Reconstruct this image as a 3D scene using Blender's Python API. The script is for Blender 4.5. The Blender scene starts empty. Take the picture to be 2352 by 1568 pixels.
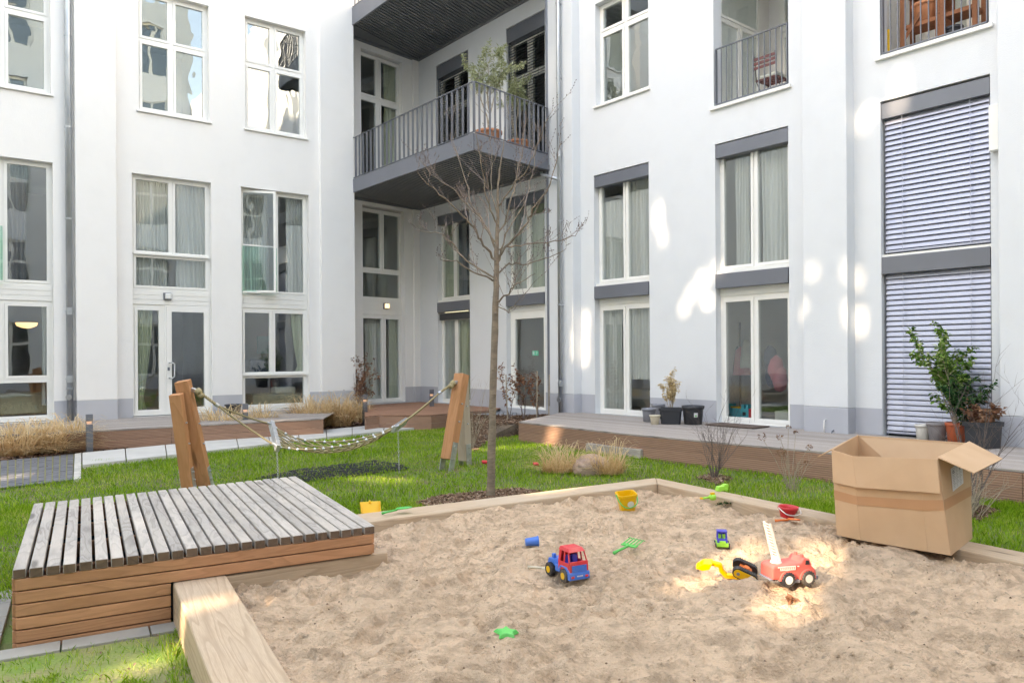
import bpy, bmesh, math, random
import numpy as np
from mathutils import Vector, Matrix, Euler
random.seed(7); RNG = np.random.default_rng(7)
S = bpy.context.scene
COL = S.collection
# ------------------------------------------------------------------ camera, sky, sun, exposure
F, CX, HY, ROLL, HC = 1760.0, 1176.0, 816.5, 0.0066, 1.5
cam_d = bpy.data.cameras.new('camera'); cam = bpy.data.objects.new('camera', cam_d); COL.objects.link(cam)
cam.location = (0, 0, HC); cam.rotation_euler = (math.radians(90), ROLL, 0)
cam_d.sensor_width = 36; cam_d.lens = F/2352*36; cam_d.shift_y = (HY-784)/2352
cam_d.clip_start = .05; cam_d.clip_end = 500
S.camera = cam
EL = math.radians(27); AZ = Vector((-.75, -.66)).normalized()
TOSUN = Vector((AZ.x*math.cos(EL), AZ.y*math.cos(EL), math.sin(EL)))
w = bpy.data.worlds.new('World'); S.world = w; w.use_nodes = True
nt = w.node_tree; nt.nodes.clear()
sky = nt.nodes.new('ShaderNodeTexSky'); sky.sky_type = 'NISHITA'; sky.sun_disc = False
sky.sun_elevation = EL; sky.sun_rotation = math.atan2(AZ.x, AZ.y); sky.air_density = 1.0; sky.dust_density = .5; sky.ozone_density = .6
bg = nt.nodes.new('ShaderNodeBackground'); bg.inputs[1].default_value = .15
wo = nt.nodes.new('ShaderNodeOutputWorld')
nt.links.new(sky.outputs[0], bg.inputs[0]); nt.links.new(bg.outputs[0], wo.inputs[0])
sl = bpy.data.lights.new('sun', 'SUN'); sl.energy = 2.2; sl.angle = math.radians(.6); sl.color = (1, .965, .91)
so = bpy.data.objects.new('sun', sl); COL.objects.link(so)
so.rotation_euler = TOSUN.to_track_quat('Z', 'Y').to_euler(); so.location = (-20, -18, 30)
VS = S.view_settings; VS.view_transform = 'Standard'; VS.look = 'None'; VS.gamma = 1; VS.use_curve_mapping = False
VS.exposure = 3.3
VS.use_white_balance = True; VS.white_balance_temperature = 9800; VS.white_balance_tint = 15
# ------------------------------------------------------------------ photo pixel -> real place
CR, SR = math.cos(ROLL), math.sin(ROLL)
def ray(x, y):
    a = (x-CX)/F; b = (HY-y)/F
    return Vector((a*CR+b*SR, 1, -a*SR+b*CR))
def at_z(x, y, z=0.0):
    d = ray(x, y); t = (z-HC)/d.z
    return Vector((d.x*t, t, z))
def at_y(x, y, Y):
    d = ray(x, y); return Vector((d.x*Y, Y, HC+d.z*Y))
class Wall:
    def __init__(s, o, vp):
        r = ray(*vp); s.d = Vector((r.x, r.y, 0)).normalized(); s.o = Vector((o[0], o[1], 0))
        n = Vector((s.d.y, -s.d.x, 0)); s.n = n if n.dot(-s.o) > 0 else -n
    def hit(s, x, y, off=0):
        r = ray(x, y); o = s.o+s.n*off; t = o.dot(s.n)/r.dot(s.n)
        p = Vector((0, 0, HC))+r*t
        return (p-s.o).dot(s.d), p.z
    def sx(s, x, y, off=0): return s.hit(x, y, off)[0]
    def z(s, x, y, off=0): return s.hit(x, y, off)[1]
    def P(s, a, z, off=0): return s.o+s.d*a+s.n*off+Vector((0, 0, z))
# ------------------------------------------------------------------ mesh builder
MW = {}
class MB:
    def __init__(s): s.v = []; s.f = []; s.m = []; s.r = []; s.cr = 0.0; s.mi = 0
    def face(s, idx): s.f.append(idx); s.m.append(s.mi); s.r.append(s.cr)
    def quad(s, *p):
        i = len(s.v); s.v += [tuple(q) for q in p]; s.face(tuple(range(i, i+len(p))))
    def hexa(s, b, t):
        i = len(s.v); n = len(b); s.v += [tuple(q) for q in b]+[tuple(q) for q in t]
        s.face(tuple(range(i+n-1, i-1, -1))); s.face(tuple(range(i+n, i+2*n)))
        for k in range(n):
            j = (k+1) % n; s.face((i+k, i+j, i+n+j, i+n+k))
    def box(s, x0, x1, y0, y1, z0, z1):
        s.hexa([(x0, y0, z0), (x1, y0, z0), (x1, y1, z0), (x0, y1, z0)], [(x0, y0, z1), (x1, y0, z1), (x1, y1, z1), (x0, y1, z1)])
    def obox(s, c, ax, ay, az):      # half-extent vectors
        c = Vector(c); ax = Vector(ax); ay = Vector(ay); az = Vector(az)
        s.hexa([c-ax-ay-az, c+ax-ay-az, c+ax+ay-az, c-ax+ay-az], [c-ax-ay+az, c+ax-ay+az, c+ax+ay+az, c-ax+ay+az])
    def bar(s, p, q, w, h, up=(0, 0, 1)):
        p = Vector(p); q = Vector(q); d = (q-p).normalized(); u = Vector(up)
        sd = d.cross(u)
        if sd.length < 1e-4: sd = d.cross(Vector((1, 0, 0)))
        sd.normalize(); u = sd.cross(d).normalized()
        s.obox((p+q)/2, (q-p)/2, sd*w/2, u*h/2)
    def wbox(s, W, a0, a1, z0, z1, o0, o1):
        s.hexa([W.P(a0, z0, o0), W.P(a1, z0, o0), W.P(a1, z0, o1), W.P(a0, z0, o1)], [W.P(a0, z1, o0), W.P(a1, z1, o0), W.P(a1, z1, o1), W.P(a0, z1, o1)])
    def tube(s, pts, rad, n=6, cap=True):
        pts = [Vector(p) for p in pts]; N = len(pts)
        if not hasattr(rad, '__len__'): rad = [rad]*N
        d = (pts[1]-pts[0]).normalized(); u = d.cross(Vector((.3, .5, .81)))
        if u.length < .05: u = d.cross(Vector((1, 0, 0)))
        u.normalize(); base = len(s.v)
        for k in range(N):
            if 0 < k < N-1: t = (pts[k+1]-pts[k-1])
            elif k == 0: t = pts[1]-pts[0]
            else: t = pts[-1]-pts[-2]
            t.normalize(); u = (u-t*u.dot(t)); u.normalize(); v = t.cross(u)
            for j in range(n):
                a = 2*math.pi*j/n; s.v.append(tuple(pts[k]+(u*math.cos(a)+v*math.sin(a))*rad[k]))
        for k in range(N-1):
            for j in range(n):
                a = base+k*n+j; b = base+k*n+(j+1) % n; s.face((a, b, b+n, a+n))
        if cap:
            s.face(tuple(base+j for j in range(n-1, -1, -1))); s.face(tuple(base+(N-1)*n+j for j in range(n)))
    def lathe(s, prof, c=(0, 0, 0), n=24, M=None):
        c = Vector(c); base = len(s.v)
        for (r, z) in prof:
            for j in range(n):
                a = 2*math.pi*j/n; p = Vector((r*math.cos(a), r*math.sin(a), z))
                if M is not None: p = M @ p
                s.v.append(tuple(p+c))
        for k in range(len(prof)-1):
            for j in range(n):
                a = base+k*n+j; b = base+k*n+(j+1) % n; s.face((a, b, b+n, a+n))
        s.face(tuple(base+j for j in range(n-1, -1, -1)))
        s.face(tuple(base+(len(prof)-1)*n+j for j in range(n)))
    def prism(s, poly, ax, o=(0, 0, 0)):   # poly of 3-D points extruded by ax
        ax = Vector(ax); b = [Vector(p)+Vector(o) for p in poly]; s.hexa(b, [p+ax for p in b])
    def leaf(s, p, d, L, W, up, bend=.15):
        d = Vector(d).normalized(); sd = d.cross(Vector(up))
        if sd.length < .01: sd = d.cross(Vector((1, 0, .2)))
        sd.normalize(); nn = sd.cross(d); p = Vector(p); i = len(s.v)
        s.v += [tuple(p), tuple(p+d*L*.45+sd*W/2+nn*L*bend*.5), tuple(p+d*L-nn*L*bend), tuple(p+d*L*.45-sd*W/2+nn*L*bend*.5)]
        s.face((i, i+1, i+2, i+3))
    def build(s, name, mats, parent=None, frame=None, smooth=False, bevel=0, local=False):
        me = bpy.data.meshes.new(name)
        Wp = MW[parent.name] if parent is not None else Matrix()
        W = frame if frame is not None else Wp
        v = np.array(s.v, dtype=float).reshape(-1, 3)
        if not local:
            Wi = np.array(W.inverted()); v = v @ Wi[:3, :3].T + Wi[:3, 3]
        me.from_pydata([tuple(x) for x in v.tolist()], [], s.f)
        if not isinstance(mats, (list, tuple)): mats = [mats]
        for m in mats: me.materials.append(m)
        if len(mats) > 1: me.polygons.foreach_set('material_index', s.m)
        if any(s.r):
            at = me.attributes.new('rnd', 'FLOAT', 'FACE'); at.data.foreach_set('value', s.r)
        if smooth: me.polygons.foreach_set('use_smooth', [True]*len(me.polygons))
        me.update()
        o = bpy.data.objects.new(name, me); COL.objects.link(o)
        if parent is not None: o.parent = parent
        o.matrix_basis = Wp.inverted() @ W; MW[o.name] = W.copy()
        if bevel:
            b = o.modifiers.new('bevel', 'BEVEL'); b.width = bevel; b.segments = 2; b.limit_method = 'ANGLE'
            if not smooth:
                me.polygons.foreach_set('use_smooth', [False]*len(me.polygons))
        return o
def frame_of(o, xdir):
    x = Vector(xdir).normalized(); z = Vector((0, 0, 1)); z = (z-x*z.dot(x)).normalized(); y = z.cross(x)
    m = Matrix((x, y, z)).transposed().to_4x4(); m.translation = Vector(o); return m
def tag(o, label=None, cat=None, group=None, kind=None):
    if label: o['label'] = label
    if cat: o['category'] = cat
    if group: o['group'] = group
    if kind: o['kind'] = kind
    return o
def thing(name, label, cat, loc=(0, 0, 0), rz=0, group=None, M=None):
    o = bpy.data.objects.new(name, None); COL.objects.link(o); o.empty_display_size = .1
    M = M if M is not None else Matrix.Translation(Vector(loc)) @ Matrix.Rotation(rz, 4, 'Z')
    o.matrix_basis = M; MW[o.name] = M.copy()
    return tag(o, label, cat, group)
def place(o, M): o.matrix_basis = M
def copy_tree(o, parent=None):
    c = o.copy(); COL.objects.link(c)
    if parent is not None: c.parent = parent
    for ch in list(o.children): copy_tree(ch, c)
    return c
def TR(loc, rz=0, rx=0, ry=0, sc=1):
    return Matrix.Translation(Vector(loc)) @ Euler((rx, ry, rz)).to_matrix().to_4x4() @ Matrix.Scale(sc, 4)
# ------------------------------------------------------------------ materials
MATS = {}
class NT:
    def __init__(s, name):
        s.m = bpy.data.materials.new(name); s.m.use_nodes = True; s.t = s.m.node_tree; s.n = s.t.nodes; s.n.clear()
        s.out = s.n.new('ShaderNodeOutputMaterial'); s.b = s.n.new('ShaderNodeBsdfPrincipled'); s.l(s.b.outputs[0], s.out.inputs[0])
        s.tc = s.n.new('ShaderNodeTexCoord').outputs['Object']
    def l(s, a, b): s.t.links.new(a, b)
    def set(s, sock, v):
        if isinstance(v, bpy.types.NodeSocket): s.l(v, sock)
        else:
            if isinstance(v, (tuple, list)) and len(v) == 3 and len(sock.default_value) == 4: v = (*v, 1)
            sock.default_value = v
    def node(s, typ, ins={}, out=0, **kw):
        n = s.n.new(typ)
        for k, v in kw.items(): setattr(n, k, v)
        for k, v in ins.items(): s.set(n.inputs[k], v)
        return n.outputs[out]
    def attr(s, name='rnd'): return s.node('ShaderNodeAttribute', out=2, attribute_name=name)
    def math(s, op, a, b=0.0, c=0.0): return s.node('ShaderNodeMath', {0: a, 1: b, 2: c}, operation=op)
    def vmath(s, op, a, b): return s.node('ShaderNodeVectorMath', {0: a, 1: b}, operation=op)
    def map(s, sc=(1, 1, 1), off=(0, 0, 0), rot=(0, 0, 0), v=None):
        return s.node('ShaderNodeMapping', {0: v or s.tc, 1: off, 2: rot, 3: sc})
    def rndco(s, k=37.0):
        c = s.node('ShaderNodeCombineXYZ', {0: s.math('MULTIPLY', s.attr(), k), 1: s.math('MULTIPLY', s.attr(), k*.7), 2: 0.0})
        return s.vmath('ADD', s.tc, c)
    def noise(s, scale, det=3, v=None, dist=0, rough=.5): return s.node('ShaderNodeTexNoise', {'Vector': v or s.tc, 'Scale': scale, 'Detail': det, 'Distortion': dist, 'Roughness': rough})
    def ramp(s, f, stops):
        n = s.n.new('ShaderNodeValToRGB'); s.l(f, n.inputs[0]); e = n.color_ramp.elements
        while len(e) < len(stops): e.new(.5)
        for k, (p, c) in enumerate(stops):
            if not hasattr(c, '__len__'): c = (c, c, c)
            e[k].position = p; e[k].color = (*c, 1)
        return n.outputs[0]
    def mix(s, f, a, b, mode='MIX'):
        n = s.n.new('ShaderNodeMix'); n.data_type = 'RGBA'; n.blend_type = mode
        s.set(n.inputs[0], f); s.set(n.inputs[6], a); s.set(n.inputs[7], b); return n.outputs[2]
    def bump(s, h, strength=.3, dist=.01):
        s.l(s.node('ShaderNodeBump', {'Height': h, 'Strength': strength, 'Distance': dist}), s.b.inputs['Normal'])
    def fin(s, col=None, rough=None, metal=None, spec=None, **k):
        if col is not None: s.set(s.b.inputs['Base Color'], col)
        if rough is not None: s.set(s.b.inputs['Roughness'], rough)
        if metal is not None: s.set(s.b.inputs['Metallic'], metal)
        if spec is not None: s.set(s.b.inputs['Specular IOR Level'], spec)
        for kk, v in k.items(): s.set(s.b.inputs[kk.replace('_', ' ')], v)
        return s.m
def mk(name, c1, c2=None, rough=.6, metal=0.0, spec=.5, vs=4, bump=0, bs=60, bd=.004, stretch=(1, 1, 1), det=4, rnd=False, stops=(.35, .65), **kw):
    t = NT(name); c2 = c2 or tuple(x*.88 for x in c1)
    v = t.map(stretch, v=t.rndco() if rnd else None)
    f = t.ramp(t.noise(vs, det, v), [(stops[0], 0), (stops[1], 1)])
    col = t.mix(f, c1, c2)
    if rnd: col = t.mix(1.0, col, t.ramp(t.attr(), [(0, .84), (1, 1.0)]), 'MULTIPLY')
    if bump: t.bump(t.noise(bs, 4, v), bump, bd)
    return t.fin(col, rough, metal, spec, **kw)
def wood(name, c1, c2, ring=9, rough=.75, knots=True, bump=.25, rndv=.25, fine=1.0, c3=None, stretch=.75):
    t = NT(name); v = t.rndco()
    n1 = t.noise(1.6, 2, t.map((stretch, 5, 5), v=v), dist=.25 if stretch < .5 else .5)
    rings = t.math('FRACT', t.math('MULTIPLY', n1, ring))
    rr = t.ramp(rings, [(0, .15), (.55, .4), (.88, 1), (1, .2)])
    fb = t.noise(30, 4, t.map((.5*fine, 14*fine, 14*fine), v=v))
    col = t.mix(t.math('MULTIPLY', rr, .8), c1, c2)
    col = t.mix(t.ramp(fb, [(.35, 0), (.7, .55)]), col, c2)
    if c3: col = t.mix(t.ramp(t.noise(.9, 3, v), [(.45, 0), (.7, .8)]), col, c3)
    if knots:
        k = t.node('ShaderNodeTexVoronoi', {'Vector': t.map((1.0, 5.5, 5.5), v=v), 'Scale': .8, 'Randomness': 1.0})
        col = t.mix(t.ramp(k, [(.06, .75), (.11, 0)]), col, tuple(x*.45 for x in c2))
    col = t.mix(1.0, col, t.ramp(t.attr(), [(0, 1-rndv), (1, 1.0)]), 'MULTIPLY')
    t.bump(t.math('ADD', t.math('MULTIPLY', rr, .6), fb), bump, .003)
    return t.fin(col, rough, 0.0, .25)
def plaster(name, c, warm):
    t = NT(name); f = t.noise(.35, 5); g = t.noise(2.2, 4)
    col = t.mix(t.ramp(f, [(.35, 0), (.7, 1)]), c, tuple(a*b for a, b in zip(c, warm)))
    col = t.mix(t.ramp(g, [(.50, 0), (.75, .4)]), col, tuple(a*.93 for a in c))
    st = t.noise(1.0, 5, t.map((5, 5, .6)))
    col = t.mix(t.ramp(st, [(.60, 0), (.82, .10)]), col, (c[0]*.8, c[1]*.78, c[2]*.74))
    t.bump(t.math('ADD', t.noise(90, 4), t.math('MULTIPLY', t.noise(5, 3), 1.2)), .35, .009)
    return t.fin(col, .9, 0.0, .2)
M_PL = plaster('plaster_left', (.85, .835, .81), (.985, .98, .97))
M_PR = plaster('plaster_right', (.715, .735, .75), (.985, .99, .99))  # cool tint puts bluish sky light into the right wing's wall colour
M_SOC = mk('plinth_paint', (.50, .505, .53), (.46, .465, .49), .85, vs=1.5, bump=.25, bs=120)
M_SOCR = mk('plinth_paint_sky_tint', (.46, .475, .515), (.43, .445, .485), .85, vs=1.5, bump=.25, bs=120)  # same base as on the left, bluish sky light tinted into its colour
M_FRM = mk('window_frame_paint', (.84, .83, .79), (.82, .81, .765), .35, vs=3)
M_SID = mk('siding_paint', (.82, .81, .77), (.79, .78, .74), .5, vs=2)
M_ANT = mk('anthracite_metal', (.17, .182, .21), (.155, .166, .19), .42, 0.25, vs=1.2)
M_ANTD = mk('lifted_soffit_metal', (.19, .193, .20), (.165, .168, .175), .6, 0.1, vs=1.2)  # underside colour raised to stand in for missing fill light
M_ZINC = mk('zinc', (.50, .53, .55), (.40, .43, .46), .38, .75, vs=5, stretch=(1, 1, .4), det=5)
M_STEEL = mk('galvanised_steel', (.62, .64, .66), (.46, .48, .50), .4, .8, vs=14)
def glass(name, tint, refl, wav=.12):
    t = NT(name); t.n.remove(t.b)
    nz = t.noise(1.15, 1.5, t.map((1, 1, .8)), dist=.8)
    bm = t.node('ShaderNodeBump', {'Height': nz, 'Strength': wav, 'Distance': .022})
    gl = t.node('ShaderNodeBsdfGlossy', {'Color': (.96, 1, 1), 'Roughness': .0, 'Normal': bm})
    tr = t.node('ShaderNodeBsdfTransparent', {'Color': tint})
    fc = t.node('ShaderNodeLayerWeight', {0: .5}, 1); fr = t.math('ADD', .04, t.math('MULTIPLY', .96, t.math('POWER', fc, 5.0)))
    f = t.math('ADD', t.math('MULTIPLY', fr, 1.25), refl)
    t.l(t.node('ShaderNodeMixShader', {0: t.node('ShaderNodeClamp', {0: f}), 1: tr, 2: gl}), t.out.inputs[0])
    return t.m
M_GLS = glass('window_glass', (.93, .95, .945), .055)
M_GLU = glass('coated_window_glass', (.84, .88, .88), .12, .26)
M_GLB = glass('balustrade_glass', (.80, .94, .89), .01)
def blind():
    t = NT('blind_aluminium'); return t.fin(t.mix(t.noise(3, 2), (.41, .43, .51), (.38, .40, .48)), .38, .35, .5)
M_BLD = blind()
M_BLDD = mk('dark_blind', (.05, .052, .055), rough=.5)
def curtain(name, c):
    t = NT(name); t.fin(c, .9, 0.0, .1); t.bump(t.noise(40, 3, t.map((3, 3, .1))), .2, .01); return t.m
M_CUR = curtain('sheer_curtain', (.56, .56, .53)); M_CURG = curtain('green_curtain', (.50, .53, .38)); M_CURD = curtain('grey_curtain', (.17, .17, .19))
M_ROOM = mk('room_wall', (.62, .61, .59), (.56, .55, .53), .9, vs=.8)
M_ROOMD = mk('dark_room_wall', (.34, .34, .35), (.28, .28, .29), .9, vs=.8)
M_BRD = wood('weathered_board', (.56, .51, .465), (.27, .245, .22), ring=9, bump=.4, rndv=.26, c3=(.62, .55, .48))
M_BRDE = wood('board_end', (.20, .13, .09), (.12, .08, .055), ring=6, knots=False)
M_LARCH = wood('larch_slat', (.68, .34, .185), (.48, .23, .12), ring=7, bump=.15, rndv=.3)
M_POST = wood('larch_post', (.60, .29, .15), (.44, .20, .09), ring=6, bump=.15, rndv=.3)
M_BEAM = wood('pale_beam', (.63, .475, .34), (.41, .29, .195), ring=12, bump=.4, rndv=.10, c3=(.54, .44, .34), stretch=.28)
M_PLY = wood('light_post_side', (.62, .52, .42), (.50, .40, .31), ring=5, bump=.1)
def decking(name, c1, c2, groove):
    t = NT(name); v = t.rndco()
    wv = t.node('ShaderNodeTexWave', {'Vector': t.map((0, groove[0], groove[1])), 'Scale': 1.0, 'Distortion': 0.0}, 1, wave_type='BANDS', bands_direction='DIAGONAL')
    sep = t.node('ShaderNodeSeparateXYZ', {0: t.tc}, 2 if groove[1] else 1)
    k = t.math('FRACT', t.math('MULTIPLY', sep, groove[1] or groove[0]))
    g = t.ramp(k, [(0, 0), (.22, 1), (.72, 1), (.98, 0)])
    fb = t.noise(12, 5, t.map((.5, 8, 8), v=v)); lg = t.noise(.8, 4, v)
    col = t.mix(t.ramp(fb, [(.3, 0), (.75, .8)]), c1, c2)
    col = t.mix(t.ramp(lg, [(.4, 0), (.7, .5)]), col, tuple(x*.8 for x in c1))
    col = t.mix(t.math('MULTIPLY', t.math('SUBTRACT', 1.0, g), .65), col, tuple(x*.45 for x in c2))
    col = t.mix(1.0, col, t.ramp(t.attr(), [(0, .78), (1, 1.0)]), 'MULTIPLY')
    t.bump(g, .6, .006); return t.fin(col, .8, 0.0, .2)
M_DKT = decking('deck_top', (.52, .455, .41), (.38, .33, .30), (28, 0))
M_DKF = decking('deck_fascia', (.46, .27, .19), (.33, .19, .13), (0, 40))
M_DKB = decking('brown_deck_top', (.50, .26, .17), (.38, .20, .13), (28, 0))
def sandm():
    t = NT('sand'); a = t.noise(1.6, 6, rough=.6); b = t.noise(9, 6, rough=.65); c = t.noise(120, 3); p = t.noise(26, 3)
    col = t.mix(t.ramp(a, [(.35, 0), (.65, 1)]), (.92, .66, .465), (.77, .55, .385))
    col = t.mix(t.ramp(b, [(.44, 0), (.62, .75)]), col, (.46, .31, .21))
    col = t.mix(t.ramp(p, [(.62, 0), (.72, .6)]), col, (.30, .22, .165))
    col = t.mix(t.ramp(c, [(.3, .0), (.8, .3)]), col, (.74, .59, .43))
    t.bump(t.math('ADD', t.math('ADD', t.math('MULTIPLY', t.noise(38, 6, rough=.7), 1.3), t.math('MULTIPLY', c, .35)), t.math('MULTIPLY', t.noise(14, 5, rough=.6), 2.2)), 1.0, .03)
    return t.fin(col, .95, 0.0, .1)
M_SAND = sandm()
def grassm(name, cols, trans=.35):
    t = NT(name); a = t.attr(); t.n.remove(t.b)
    big = t.math('ADD', t.math('MULTIPLY', t.noise(.9, 4), 1.5), -.25)
    f = t.math('ADD', t.math('MULTIPLY', a, .65), t.math('MULTIPLY', big, .5))
    col = t.ramp(f, [(.2, cols[0]), (.5, cols[1]), (.8, cols[2]), (.95, cols[3])])
    d = t.node('ShaderNodeBsdfDiffuse', {0: col}); tr = t.node('ShaderNodeBsdfTranslucent', {0: col})
    t.l(t.node('ShaderNodeMixShader', {0: trans, 1: d, 2: tr}), t.out.inputs[0]); return t.m
M_GR = grassm('grass_blades', [(.11, .25, .02), (.22, .42, .03), (.36, .52, .06), (.58, .56, .20)])
M_LAWN = mk('lawn_soil', (.11, .18, .04), (.14, .12, .06), .95, vs=3, bump=.6, bs=50, bd=.02)
M_MOSS = mk('mossy_soil', (.16, .26, .045), (.25, .24, .10), .95, vs=4, bump=.7, bs=45, bd=.02, det=6)
M_SOIL = mk('soil', (.16, .115, .08), (.10, .075, .055), .95, vs=6, bump=.7, bs=40, bd=.02)
M_MUL = grassm('mulch_chips', [(.10, .055, .035), (.17, .10, .065), (.27, .175, .125), (.40, .30, .22)], .0)
M_HAY = grassm('dry_grass', [(.60, .42, .22), (.80, .60, .36), (.90, .72, .47), (.96, .84, .62)], .5)
M_CON = mk('pale_concrete', (.56, .55, .52), (.49, .48, .455), .85, vs=2.5, bump=.2, bs=90)
M_FLAG = mk('grey_flagstone', (.37, .35, .31), (.30, .285, .255), .85, vs=3, bump=.25, bs=70, rnd=True)
M_WST = mk('white_stone', (.60, .58, .54), (.50, .48, .44), .85, vs=8, bump=.3, bs=60, rnd=True)
M_PAV = mk('dark_paver', (.165, .17, .19), (.12, .125, .145), .7, vs=6, bump=.3, bs=60, rnd=True)
M_PAVG = mk('paver_joint_moss', (.26, .27, .10), (.20, .17, .10), .95, vs=20)
M_COB = mk('grey_cobble', (.33, .34, .36), (.24, .25, .27), .75, vs=9, bump=.3, rnd=True)
def bark(name, c1, c2):
    t = NT(name); a = t.noise(7, 5, t.map((1, 1, 2.2))); b = t.noise(60, 3, t.map((.3, .3, 1.6)))
    col = t.mix(t.ramp(a, [(.35, 0), (.65, 1)]), c1, c2); col = t.mix(t.ramp(b, [(.5, 0), (.7, .5)]), col, tuple(x*.5 for x in c2))
    t.bump(t.math('ADD', a, b), .5, .006); return t.fin(col, .8, 0.0, .25)
M_BARK = bark('bark', (.28, .22, .165), (.19, .15, .115)); M_TWIG = bark('twig_bark', (.42, .33, .29), (.30, .235, .21))
M_TWD = bark('dark_twig', (.20, .155, .14), (.13, .10, .095)); M_TWL = bark('pale_twig', (.44, .36, .27), (.32, .26, .19))
M_BLF = grassm('dead_beech_leaf', [(.17, .075, .045), (.27, .13, .08), (.36, .20, .12), (.42, .27, .18)], .2)
M_FIC = grassm('variegated_leaf', [(.05, .12, .03), (.11, .23, .05), (.26, .38, .10), (.80, .80, .50)], .25)
M_OLV = grassm('olive_leaf', [(.24, .28, .15), (.36, .40, .24), (.50, .52, .34), (.62, .62, .44)], .25)
M_DGL = grassm('dark_glossy_leaf', [(.012, .04, .015), (.025, .07, .025), (.05, .11, .04), (.10, .16, .06)], .15)
M_PALE = grassm('withered_leaf', [(.55, .40, .20), (.66, .50, .28), (.76, .62, .38), (.82, .72, .5)], .25)
def plastic(name, c, rough=.38, dirt=.35):
    t = NT(name); n = t.noise(6, 5); d = (.50, .40, .29)
    col = t.mix(t.ramp(n, [(.48, 0), (.75, dirt)]), c, tuple(a*.55+b*.45 for a, b in zip(c, d)))
    return t.fin(col, rough, 0.0, .5)
P_RED = plastic('red_plastic', (.70, .035, .045)); P_BLU = plastic('blue_plastic', (.02, .17, .60)); P_YEL = plastic('yellow_plastic', (.82, .46, .01))
P_GRN = plastic('green_plastic', (.04, .50, .10)); P_LIM = plastic('lime_plastic', (.30, .72, .08)); P_BLK = plastic('black_plastic', (.025, .025, .03), .5, .6)
P_WHT = plastic('white_plastic', (.66, .64, .59), .45, .3); P_PNK = plastic('faded_red_plastic', (.78, .13, .11), .5, .3); P_ORG = plastic('orange_plastic', (.80, .18, .04))
P_VIO = plastic('violet_plastic', (.06, .06, .50)); P_GRY = plastic('grey_plastic', (.22, .23, .26)); P_TUR = plastic('turquoise_plastic', (.03, .45, .55))
P_ANT = mk('black_pot', (.03, .033, .04), rough=.45); P_TER = mk('terracotta', (.55, .22, .11), (.47, .18, .09), .75, vs=8); P_TAU = mk('taupe_pot', (.27, .25, .26), (.22, .205, .21), .6)
P_CRM = mk('cream_pot', (.62, .55, .42), rough=.6); P_ORP = mk('red_clay_pot', (.56, .12, .05), rough=.5)
def cardm(name, c, c2):
    t = NT(name); a = t.noise(3, 3); b = t.noise(30, 2, t.map((8, 8, .4)))
    col = t.mix(t.ramp(a, [(.35, 0), (.7, 1)]), c, c2); t.bump(t.math('ADD', b, t.math('MULTIPLY', a, 3)), .12, .01); return t.fin(col, .85, 0.0, .15)
M_CARD = cardm('cardboard', (.58, .38, .24), (.52, .335, .205)); M_TAPE = cardm('brown_tape', (.50, .27, .15), (.46, .245, .13))
M_PAPER = mk('paper_label', (.66, .66, .68), rough=.6); M_INK = mk('label_ink', (.12, .12, .14), rough=.6)
M_ROPE = mk('hemp_rope', (.42, .34, .20), (.30, .24, .13), .9, vs=120, bump=.6, bs=200)
M_RUB = mk('rubber_mat', (.04, .045, .05), (.055, .055, .05), .8, vs=12, bump=.5, bs=40, bd=.01)
M_STONE = mk('pinkish_boulder', (.56, .40, .34), (.38, .28, .25), .85, vs=7, bump=.6, bs=30, bd=.02, det=7)
M_MAT = mk('brown_doormat', (.14, .095, .075), (.10, .07, .055), .95, vs=30, bump=.5, bs=150)
def emis(name, c, st, base=(.8, .8, .8)):
    t = NT(name); return t.fin(base, .4, Emission_Color=(*c, 1), Emission_Strength=st)
M_LAMP = emis('lit_lamp', (1, .72, .42), .22); M_LAMPO = emis('bollard_glow', (1, .42, .10), .05); M_EXIT = emis('exit_green', (0, .55, .32), .03, (0, .4, .25)); M_LAMPW = mk('frosted_lamp', (.75, .76, .74), rough=.3)
M_OPP = mk('slit_wall_plaster', (.80, .79, .76), (.76, .75, .73), .9, vs=1)
M_WIN = mk('dark_window', (.05, .055, .065), rough=.15)
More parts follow.
